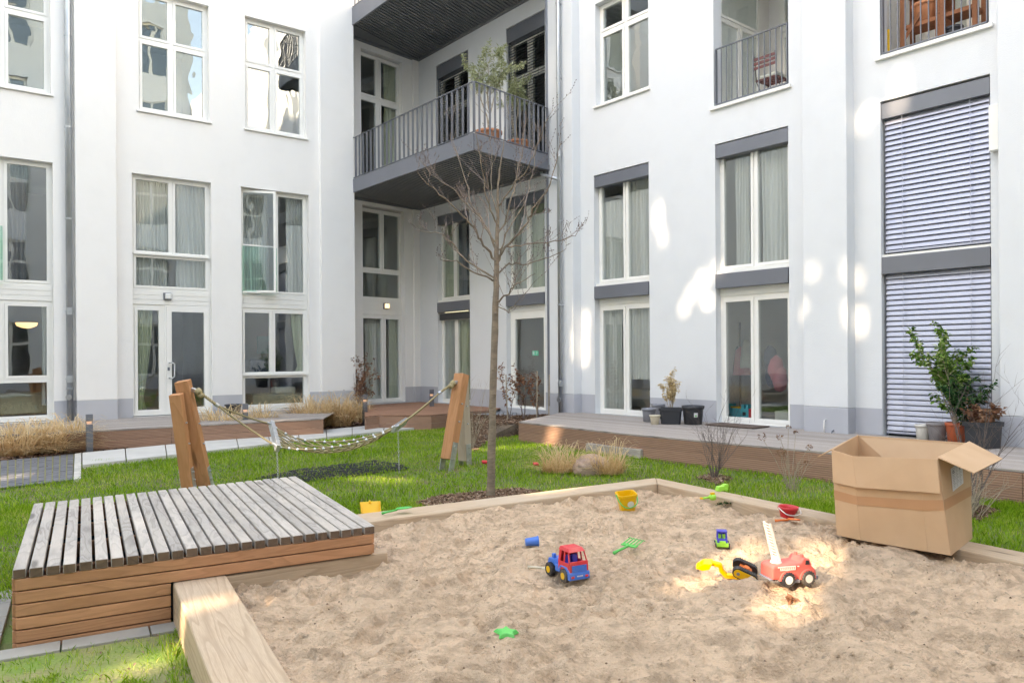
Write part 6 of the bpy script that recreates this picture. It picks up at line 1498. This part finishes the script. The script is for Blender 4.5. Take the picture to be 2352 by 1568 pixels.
spade('hand_rake', 'old toy hand rake with a worn wooden handle beside the blue truck', 'toy rake', P_CRM, 1214, 1308, math.radians(-32), L=.19, w_=.045, handle=.58, blade='rake')
T = thing('toy_scoop', 'yellow toy scoop standing at the far timber edging beside the platform', 'toy scoop'); m = MB(); w_ = .11
m.hexa([(-w_*.9, -.03, 0), (w_*.9, -.03, 0), (w_*.9, -.024, 0), (-w_*.9, -.024, 0)], [(-w_*.95, .02, .125), (w_*.95, .02, .125), (w_*.95, .026, .125), (-w_*.95, .026, .125)])
for s_ in (-1, 1): m.hexa([(s_*w_*.9, -.09, 0), (s_*w_*.9, -.028, 0), (s_*w_*.86, -.028, 0), (s_*w_*.86, -.09, 0)], [(s_*w_*.95, -.035, .115), (s_*w_*.95, .02, .125), (s_*w_*.91, .02, .125), (s_*w_*.91, -.035, .115)])
m.box(-w_*.86, w_*.86, -.09, -.028, .0, .006); m.build('shell', P_YEL, T, local=True, bevel=.002); m = MB(); m.tube([(0, .0, .11), (0, .03, .13), (0, .06, .12)], .010, 8); m.build('handle', P_YEL, T, local=True)
p = at_z(852, 1182, .20); MT(T, TR((p.x-.01, p.y+.03, .205), .3, -.25, 0, .80))
T = thing('toy_watering_can', 'small pale green toy with a yellow nozzle near the far right edging', 'toy'); m = MB(); m.tube([(0, 0, .02), (.06, 0, .022)], .009, 10); m.tube([(.06, 0, .02), (.085, 0, .022), (.105, 0, .02)], [.018, .026, .022], 14); m.build('body', P_LIM, T, local=True, smooth=True)
m = MB(); m.lathe([(.001, 0), (.014, .002), (.014, .012), (.001, .014)], (-.004, 0, .014), 12); m.box(.07, .10, -.012, .012, .044, .058); m.build('yellow_trim', P_YEL, T, local=True); p = onsand(1613, 1153); MT(T, TR((p.x, p.y, p.z+.012), .15, 0, -.05, 1.15))
T = thing('toy_block', 'lime green toy lying on top of the far right timber edging', 'toy'); m = MB(); side_prism(m, [(0, 0), (.10, .01), (.105, .055), (.075, .06), (.06, .045), (.01, .04)], -.025, .025); m.build('body', P_LIM, T, local=True, bevel=.006); m = MB(); m.tube([(.02, -.03, .012), (.02, .03, .012)], .013, 12); m.tube([(.08, -.03, .016), (.08, .03, .016)], .013, 12); m.build('wheels', P_LIM, T, local=True); p = at_z(1645, 1128, BZ); MT(T, TR((p.x, p.y, BZ+.002), .25, 0, 0, 1.1))
T = thing('toy_cup', 'small blue plastic cup lying on its side behind the red cab truck', 'toy cup'); m = MB(); m.lathe([(.022, 0), (.024, .004), (.030, .075), (.034, .078), (.034, .084), (.027, .084), (.020, .01), (.001, .01)], (0, 0, 0), 20, Matrix.Rotation(math.radians(90), 3, 'Y')); m.build('shell', P_BLU, T, local=True, smooth=True); p = onsand(1207, 1252); MT(T, TR((p.x, p.y+.02, p.z+.018), .12, 0, -.05, 1.1))
T = thing('sand_mould', 'turquoise green star shaped sand mould half buried in the near sand', 'sand mould'); m = MB(); n = 10; o_ = [(math.cos(6.283*k/n)*(.062 if k % 2 == 0 else .034), math.sin(6.283*k/n)*(.062 if k % 2 == 0 else .034)) for k in range(n)]
m.hexa([(x, y_, 0) for x, y_ in o_], [(x*.72, y_*.72, .018) for x, y_ in o_]); m.build('body', P_GRN, T, local=True, bevel=.004); p = onsand(1163, 1456); MT(T, TR((p.x, p.y, p.z+.000), .4, .14, .05, 1.1))
for (x, y, c, lab) in ((1113, 1068, P_RED, 'small red plastic toy piece in the grass left of the tree trunk'), (1231, 1073, P_RED, 'small red plastic toy piece in the grass right of the tree trunk')):
    m = MB(); p = at_z(x, y); m.obox(p+Vector((0, 0, .045)), (.035, .01, 0), (-.008, .02, .01), (0, -.008, .016)); tag(m.build('toy_piece', c, None, frame=Matrix.Translation(p), bevel=.006), lab, 'toy')
T = thing('fir_twig', 'dark green fir twig lying on the sand at the right edging', 'twig'); m = MB(); r_ = random.Random(5)
for k in range(7):
    a = r_.uniform(-.7, .7); L = r_.uniform(.08, .17); m.cr = r_.random(); d_ = Vector((math.cos(a), math.sin(a)*.7, .12)); 
    for j in range(26): m.cr = r_.random()*.8; m.leaf(Vector((-.08, 0, .015))+d_*L*j/26*1.4, Vector((r_.uniform(-1, 1), r_.uniform(-1, 1), r_.uniform(.0, .8))), .03, .006, (0, 0, 1))
m.build('needles', M_DGL, T, local=True); p = onsand(1672, 1162); MT(T, TR((p.x+.02, p.y-.02, p.z-.012), -.2, 0, 0, 1.4))
# leaf litter, clods and little stones on the sand
def litter(n, seed, size, mat, name, flat=.35, poly=None):
    r = np.random.default_rng(seed); P = scatter_px(sandpoly, n) ; z_ = sandz(P[:, 0], P[:, 1]); m = MB(); rr_ = random.Random(seed)
    for (x, y), z0 in zip(P, z_):
        s_ = size*rr_.uniform(.4, 1.4); a = rr_.uniform(0, 3.14); m.cr = rr_.random(); c, q = math.cos(a), math.sin(a)
        i = len(m.v); e_ = [Vector((x, y, z0+s_*flat))]+[Vector((x+c*s_*u*rr_.uniform(.7, 1.2)-q*s_*v*.7, y+q*s_*u+c*s_*v*.7, z0-.002)) for u, v in ((1, 0), (.3, 1), (-.8, .6), (-.9, -.5), (.2, -1))]
        m.v += [tuple(v) for v in e_]
        for k in range(5): m.face((i, i+1+k, i+1+(k+1) % 5))
    return tag(m.build(name, mat), kind='stuff')
litter(6500, 3, .011, M_SAND, 'sand_clods', .8); litter(650, 4, .008, M_MUL, 'leaf_litter', .5)
m = MB(); p = onsand(1817, 1386)
for k in range(9): m.cr = .2+.05*k; m.leaf(p+Vector((random.uniform(-.02, .02), random.uniform(-.02, .03), .01)), (random.uniform(-1, 1), random.uniform(-1, 1), random.uniform(0, .8)), .05, .028, (0, 0, 1), bend=.5)
tag(m.build('dead_leaf', M_BLF, None, frame=Matrix.Translation(p)), 'crumpled dead leaf on the sunlit patch of sand before the fire engine', 'leaf')
# ------------------------------------------------------------------ behind the windows
def cur(W, xl, xr, yref, z0, z1, off, mat, lab, **k):
    a, c = sorted((W.sx(xl, yref, off), W.sx(xr, yref, off))); curtainmesh('curtain', lab, W, a, c, z0, z1, off, mat, **k)
o_ = -.25
cur(WL, 312, 384, 500, zSid+.02, zT2-.02, o_, M_CUR, 'pale sheer curtain, left one of the first floor window above the wall lamp', seed=1)
cur(WL, 404, 480, 500, zSid+.02, zT2-.02, o_, M_CUR, 'pale sheer curtain, right one of the first floor window above the wall lamp', seed=2)
cur(WL, 553, 612, 500, zSid+.02, zT2-.02, -.62, M_CUR, 'pale curtain behind the open casement with the glass balustrade', seed=3)
cur(WL, 655, 716, 500, zSid+.02, zT2-.02, o_, M_CUR, 'pale curtain right of the open casement', seed=4)
cur(WL, 308, 350, 830, zDk+.05, zDoorT, o_, M_CURG, 'knotted green curtain beside the glazed door with the long handle', seed=5, waves=5, pinch=(.35, .30))
cur(WL, 668, 712, 780, zb1-.02, zDoorT, o_, M_CURG, 'green curtain gathered at the right side of the ground floor window', seed=6, waves=5, pinch=(.8, .55))
cur(WL, -40, 60, 500, zSid+.02, zT2-.02, o_, M_CURD, 'grey curtain in the first floor window at the left picture edge', seed=7)
cur(WL, 95, 122, 800, zDk+.3, zDoorT, o_, M_CUR, 'pale curtain in the ground floor window at the left picture edge', seed=8, waves=4)
cur(WL, 562, 600, 150, zU0, zU1, -.5, M_CURD, 'grey curtain, left side of the upper window right of the pillar', seed=9, waves=5)
cur(WI, 838, 880, 820, zDk+.05, zCd, -.27, M_CUR, 'pale curtain in the left leaf of the corner terrace door', seed=10, waves=6)
cur(WI, 893, 916, 820, zDk+.05, zCd, -.27, M_CURG, 'greenish curtain in the right leaf of the corner terrace door', seed=11, waves=4)
cur(WI, 880, 915, 200, zDk2, zuC-.02, -.27, M_CURG, 'greenish curtain in the balcony window beside the corner', seed=12, waves=4)
zm0, zm1 = zBT+.08, zBoxB+.08
for i, (xl, xr, y, z0, z1, mt_, lab) in enumerate(((1020, 1046, 600, zm0, zm1, M_CURG, 'green curtain in the first floor window over the leftmost dark panel'), (1055, 1076, 600, zm0, zm1, M_CURD, 'grey curtain in the first floor window over the leftmost dark panel'), (1022, 1048, 800, zDk, zBB-.2, M_CUR, 'pale curtain left in the terrace door under the raised dark blind'), (1054, 1077, 800, zDk, zBB-.2, M_CURG, 'greenish curtain right in the terrace door under the raised dark blind'),
    (1180, 1214, 600, zm0, zm1, M_CUR, 'pale curtain left in the first floor window over the entrance door'), (1222, 1250, 600, zm0, zm1, M_CURG, 'greenish curtain right in the first floor window over the entrance door'),
    (1386, 1432, 500, zm0, zm1-.35, M_CUR, 'grey white curtain left in the first floor window beside the downpipe'), (1448, 1492, 500, zm0, zm1, M_CUR, 'grey white curtain right in the first floor window beside the downpipe'), (1690, 1726, 450, zm0, zm1, M_CUR, 'pale curtain left in the first floor window left of the big pillar'), (1752, 1812, 450, zm0, zm1, M_CUR, 'grey white curtain right in the first floor window left of the big pillar'),
    (1386, 1430, 800, zDk, zDT, M_CUR, 'sheer curtain left in the tilted terrace door'), (1450, 1494, 800, zDk+.7, zDT, M_CUR, 'sheer curtain right in the tilted terrace door'))):
    cur(WR, xl, xr, y, z0, z1, -.25, mt_, lab, seed=20+i, waves=6)
# room contents seen through the panes
def inroom(W, name, label, cat, mat, x0, x1, y0, y1, off, dep, yref=None, bevel=.02):
    a, c = sorted((W.sx(x0, 850, off), W.sx(x1, 850, off))); zl, zh = sorted((W.z((x0+x1)/2, y0, off), W.z((x0+x1)/2, y1, off))); m = MB(); m.wbox(W, a, c, zl, zh, off-dep, off); o = m.build(name, mat, None, frame=Matrix.Translation(W.P(a, zl, off)), bevel=bevel); return tag(o, label, cat)
M_SOFA = mk('sofa_cloth', (.30, .32, .24), rough=.9); M_BED = mk('pale_cloth', (.55, .56, .48), rough=.9); M_ROSE = mk('rose_cloth', (.55, .14, .17), rough=.9); M_NAVY = mk('navy_cloth', (.04, .05, .09), rough=.9); M_TEAL = mk('teal_cloth', (.22, .40, .42), rough=.9)
inroom(WL, 'sofa', 'long olive sofa seen through the low pane at the left picture edge', 'sofa', M_SOFA, 0, 108, 905, 950, -.5, .9)
inroom(WL, 'sofa', 'olive grey sofa behind the low pane right of the glazed door', 'sofa', M_SOFA, 580, 690, 905, 930, -.5, .9)
inroom(WL, 'cushion', 'pale cushion on the sofa behind the low pane right of the glazed door', 'cushion', M_BED, 632, 680, 888, 904, -.55, .3, bevel=.04)
inroom(WL, 'armchair', 'dark blue armchair behind the ground floor window right of the glazed door', 'armchair', M_NAVY, 575, 622, 825, 858, -.8, .6)
inroom(WL, 'picture', 'teal picture in the room behind the ground floor window', 'picture', M_TEAL, 592, 622, 772, 812, -2.4, .03, bevel=.002)
s_, z_ = WL.hit(61, 741, -1.2); m = MB(); m.lathe([(.19, 0), (.17, -.06), (.08, -.10), (.001, -.11)], WL.P(s_, z_, -1.2), 22); tag(m.build('pendant_lamp', M_LAMP, None, frame=Matrix.Translation(WL.P(s_, z_, -1.2)), smooth=True), 'lit orange bowl lamp in the ground floor room at the left picture edge', 'lamp')
tcx = WR.sx(1700, 950, -.45); T = thing('toy_castle', 'turquoise and red toy castle standing behind the terrace door glass', 'toy castle', WR.P(tcx, zDk, -.45))
A_ = WR.d if WR.d.x > 0 else -WR.d
def wl(m, a0, a1, z0, z1, o0, o1): c = WR.P(tcx, 0, -.45)+A_*((a0+a1)/2)+WR.n*((o0+o1)/2)+Vector((0, 0, zDk+.04+(z0+z1)/2)); m.obox(c, A_*(a1-a0)/2, WR.n*(o1-o0)/2, Vector((0, 0, (z1-z0)/2)))
m = MB(); wl(m, -.24, .16, .0, .20, -.16, .0); m.build('wall', P_TUR, T, bevel=.005); m = MB(); wl(m, .165, .25, 0, .20, -.15, .0); m.build('side_wall', P_RED, T, bevel=.005)
m = MB(); [wl(m, a, a+.05, .20, .27, -.16, .0) for a in (-.24, .02, .11)]; m.build('battlement', P_TUR, T); m = MB(); wl(m, -.19, .02, .20, .225, -.1, .003); m.build('ledge', P_YEL, T); m = MB(); wl(m, .05, .11, .08, .14, .001, .004); m.build('gate', P_BLK, T)
m = MB(); c0 = WR.P(WR.sx(1700, 850, -1.1), 0, -1.1); m.tube([c0+Vector((0, 0, zDk)), c0+Vector((0, 0, zDk+1.75))], .018, 8); st_ = m.build('pole', M_TWD, thing('coat_stand', 'dark coat stand with pink children clothes behind the terrace door glass', 'coat stand', c0+Vector((0, 0, zDk))))
for (dx, z_, s_, mt_) in ((-.10, 1.05, .17, M_NAVY), (.02, 1.02, .19, M_ROSE), (.14, 1.15, .16, M_BED)):
    m = MB(); m.lathe([(.03, .28), (s_*.5, .22), (s_*.7, .0), (s_*.95, -.22), (s_*.8, -.23)], c0+A_*dx+Vector((0, 0, zDk+z_)), 12); m.build('garment', mt_, bpy.data.objects['coat_stand'])
c1_ = WR.P(WR.sx(1772, 850, -.9), 0, -.9); T = thing('clothes_pile', 'heap of red and black jackets hanging behind the right pane of the terrace door', 'clothes', c1_+Vector((0, 0, zDk+.6)))
for (dx, z_, r_x, mt_) in ((-.02, 1.12, .12, M_NAVY), (.08, .95, .14, M_ROSE), (.16, .78, .13, M_ROSE), (.0, .85, .11, M_NAVY)): m = MB(); m.lathe([(.02, .2), (r_x*.8, .12), (r_x, -.08), (r_x*.7, -.22), (.02, -.26)], c1_+A_*dx+Vector((0, 0, zDk+z_)), 12); m.build('jacket', mt_, T, smooth=True)
inroom(WR, 'bed', 'pale green bed end behind the right pane of the terrace door', 'bed', M_BED, 1778, 1812, 944, 966, -.6, 1.0)
inroom(WR, 'sideboard', 'white sideboard in the room behind the tilted terrace door', 'sideboard', M_FRM, 1432, 1500, 895, 935, -1.2, .4)
# folding chair on the recessed balcony
zc = z3U+.0; c0 = WR.P(WR.sx(1772, 180, -.75), zc, -.75); T = thing('folding_chair', 'folding chair with dark red slats standing on the recessed balcony', 'chair', c0)
ln = WR.n; P = lambda a, o, z_: c0+A_*a+ln*o+Vector((0, 0, z_))
M_DRED = mk('dark_red_slat', (.17, .05, .045), rough=.5)
for s_ in (-.19, .19):
    m = MB(); m.tube([P(s_, -.22, 0), P(s_, .16, .45), P(s_, .20, .86)], .009, 6); m.build('frame', P_BLK, T); m = MB(); m.tube([P(s_*.9, .2, 0), P(s_*.9, -.2, .45)], .009, 6); m.build('leg', P_BLK, T)
for k in range(3): m = MB(); m.obox(P(0, .195, .66+k*.075), A_*.21, ln*.008, Vector((0, 0, .024))); m.build('back_slat', M_DRED, T, bevel=.003)
for k in range(5): m = MB(); m.obox(P(0, -.18+k*.08, .455), A_*.20, ln*.03, Vector((0, 0, .008))); m.build('seat_slat', M_DRED, T, bevel=.003)
m = MB(); m.obox(P(0, -.02, .50), A_*.20, ln*.18, Vector((0, 0, .03))); tag(m.build('cushion', M_BED, None, frame=Matrix.Translation(P(0, 0, .5)), bevel=.02), 'pale seat cushion on the folding chair', 'cushion')
inroom_z = z3U
m = MB(); q = WR.P(WR.sx(1795, 190, -.5), zc, -.5); m.obox(q+Vector((0, 0, .08)), A_*.16, ln*.12, Vector((0, 0, .07))); tag(m.build('blue_bag', P_BLU, None, frame=Matrix.Translation(q), bevel=.03), 'blue and white bag lying under the folding chair on the recessed balcony', 'bag')
# wooden shelf with pots on the upper right balcony
zs = z3U; sx0 = WR.sx(2075, 40, -.55); sx1 = WR.sx(2255, 40, -.55); c0 = WR.P(sx0, zs, -.55); L = (WR.P(sx1, zs, -.55)-c0).length
M_CED = wood('cedar', (.42, .17, .085), (.30, .115, .06), ring=6, rndv=.3)
T = thing('plant_shelf', 'reddish wooden shelf unit with pots standing on the upper right balcony', 'shelf', c0); P = lambda a, o, z_: c0+A_*a+ln*o+Vector((0, 0, z_))
for a in (0, L*.47, L*.53, L*.93):
    for o_ in (-.30, .02): m = MB(); m.cr = random.random(); m.obox(P(a, o_, .8), A_*.03, ln*.03, Vector((0, 0, .8))); m.build('upright', M_CED, T, bevel=.003)
for (a0, a1) in ((.03, L*.46), (L*.55, L*.92)):
    for z_ in (.10, .52, .98): m = MB(); m.cr = random.random(); m.obox(P((a0+a1)/2, -.14, z_), A_*(a1-a0)/2, ln*.16, Vector((0, 0, .03))); m.build('shelf_board', M_CED, T, bevel=.003)
m = MB(); m.bar(P(.03, .04, .35), P(L*.46, .04, .95), .012, .05); m.build('brace', M_CED, T)
pot('plant_pot', 'wide terracotta pot on the balcony shelf', P(L*.27, -.12, .55), .20, .15, .26, P_TER, group=None); pot('plant_pot', 'small black pot on the balcony shelf', P(L*.66, -.1, 1.01), .10, .08, .16, P_ANT, group=None)
pot('plant_pot', 'black pot on the lower board of the balcony shelf', P(L*.62, -.1, .55-.42), .12, .10, .22, P_ANT, group=None)
c0 = WR.P(WR.sx(2040, 80, -.35), zs, -.35); m = MB(); m.bar(c0, c0+Vector((0, 0, .5)), .04, .03); m.bar(c0-A_*.10+Vector((0, 0, .1)), c0+Vector((0, 0, .1)), .03, .03); tag(m.build('yellow_tool', P_YEL, None, frame=Matrix.Translation(c0), bevel=.004), 'yellow and black tool leaning at the left side of the upper right balcony', 'tool')
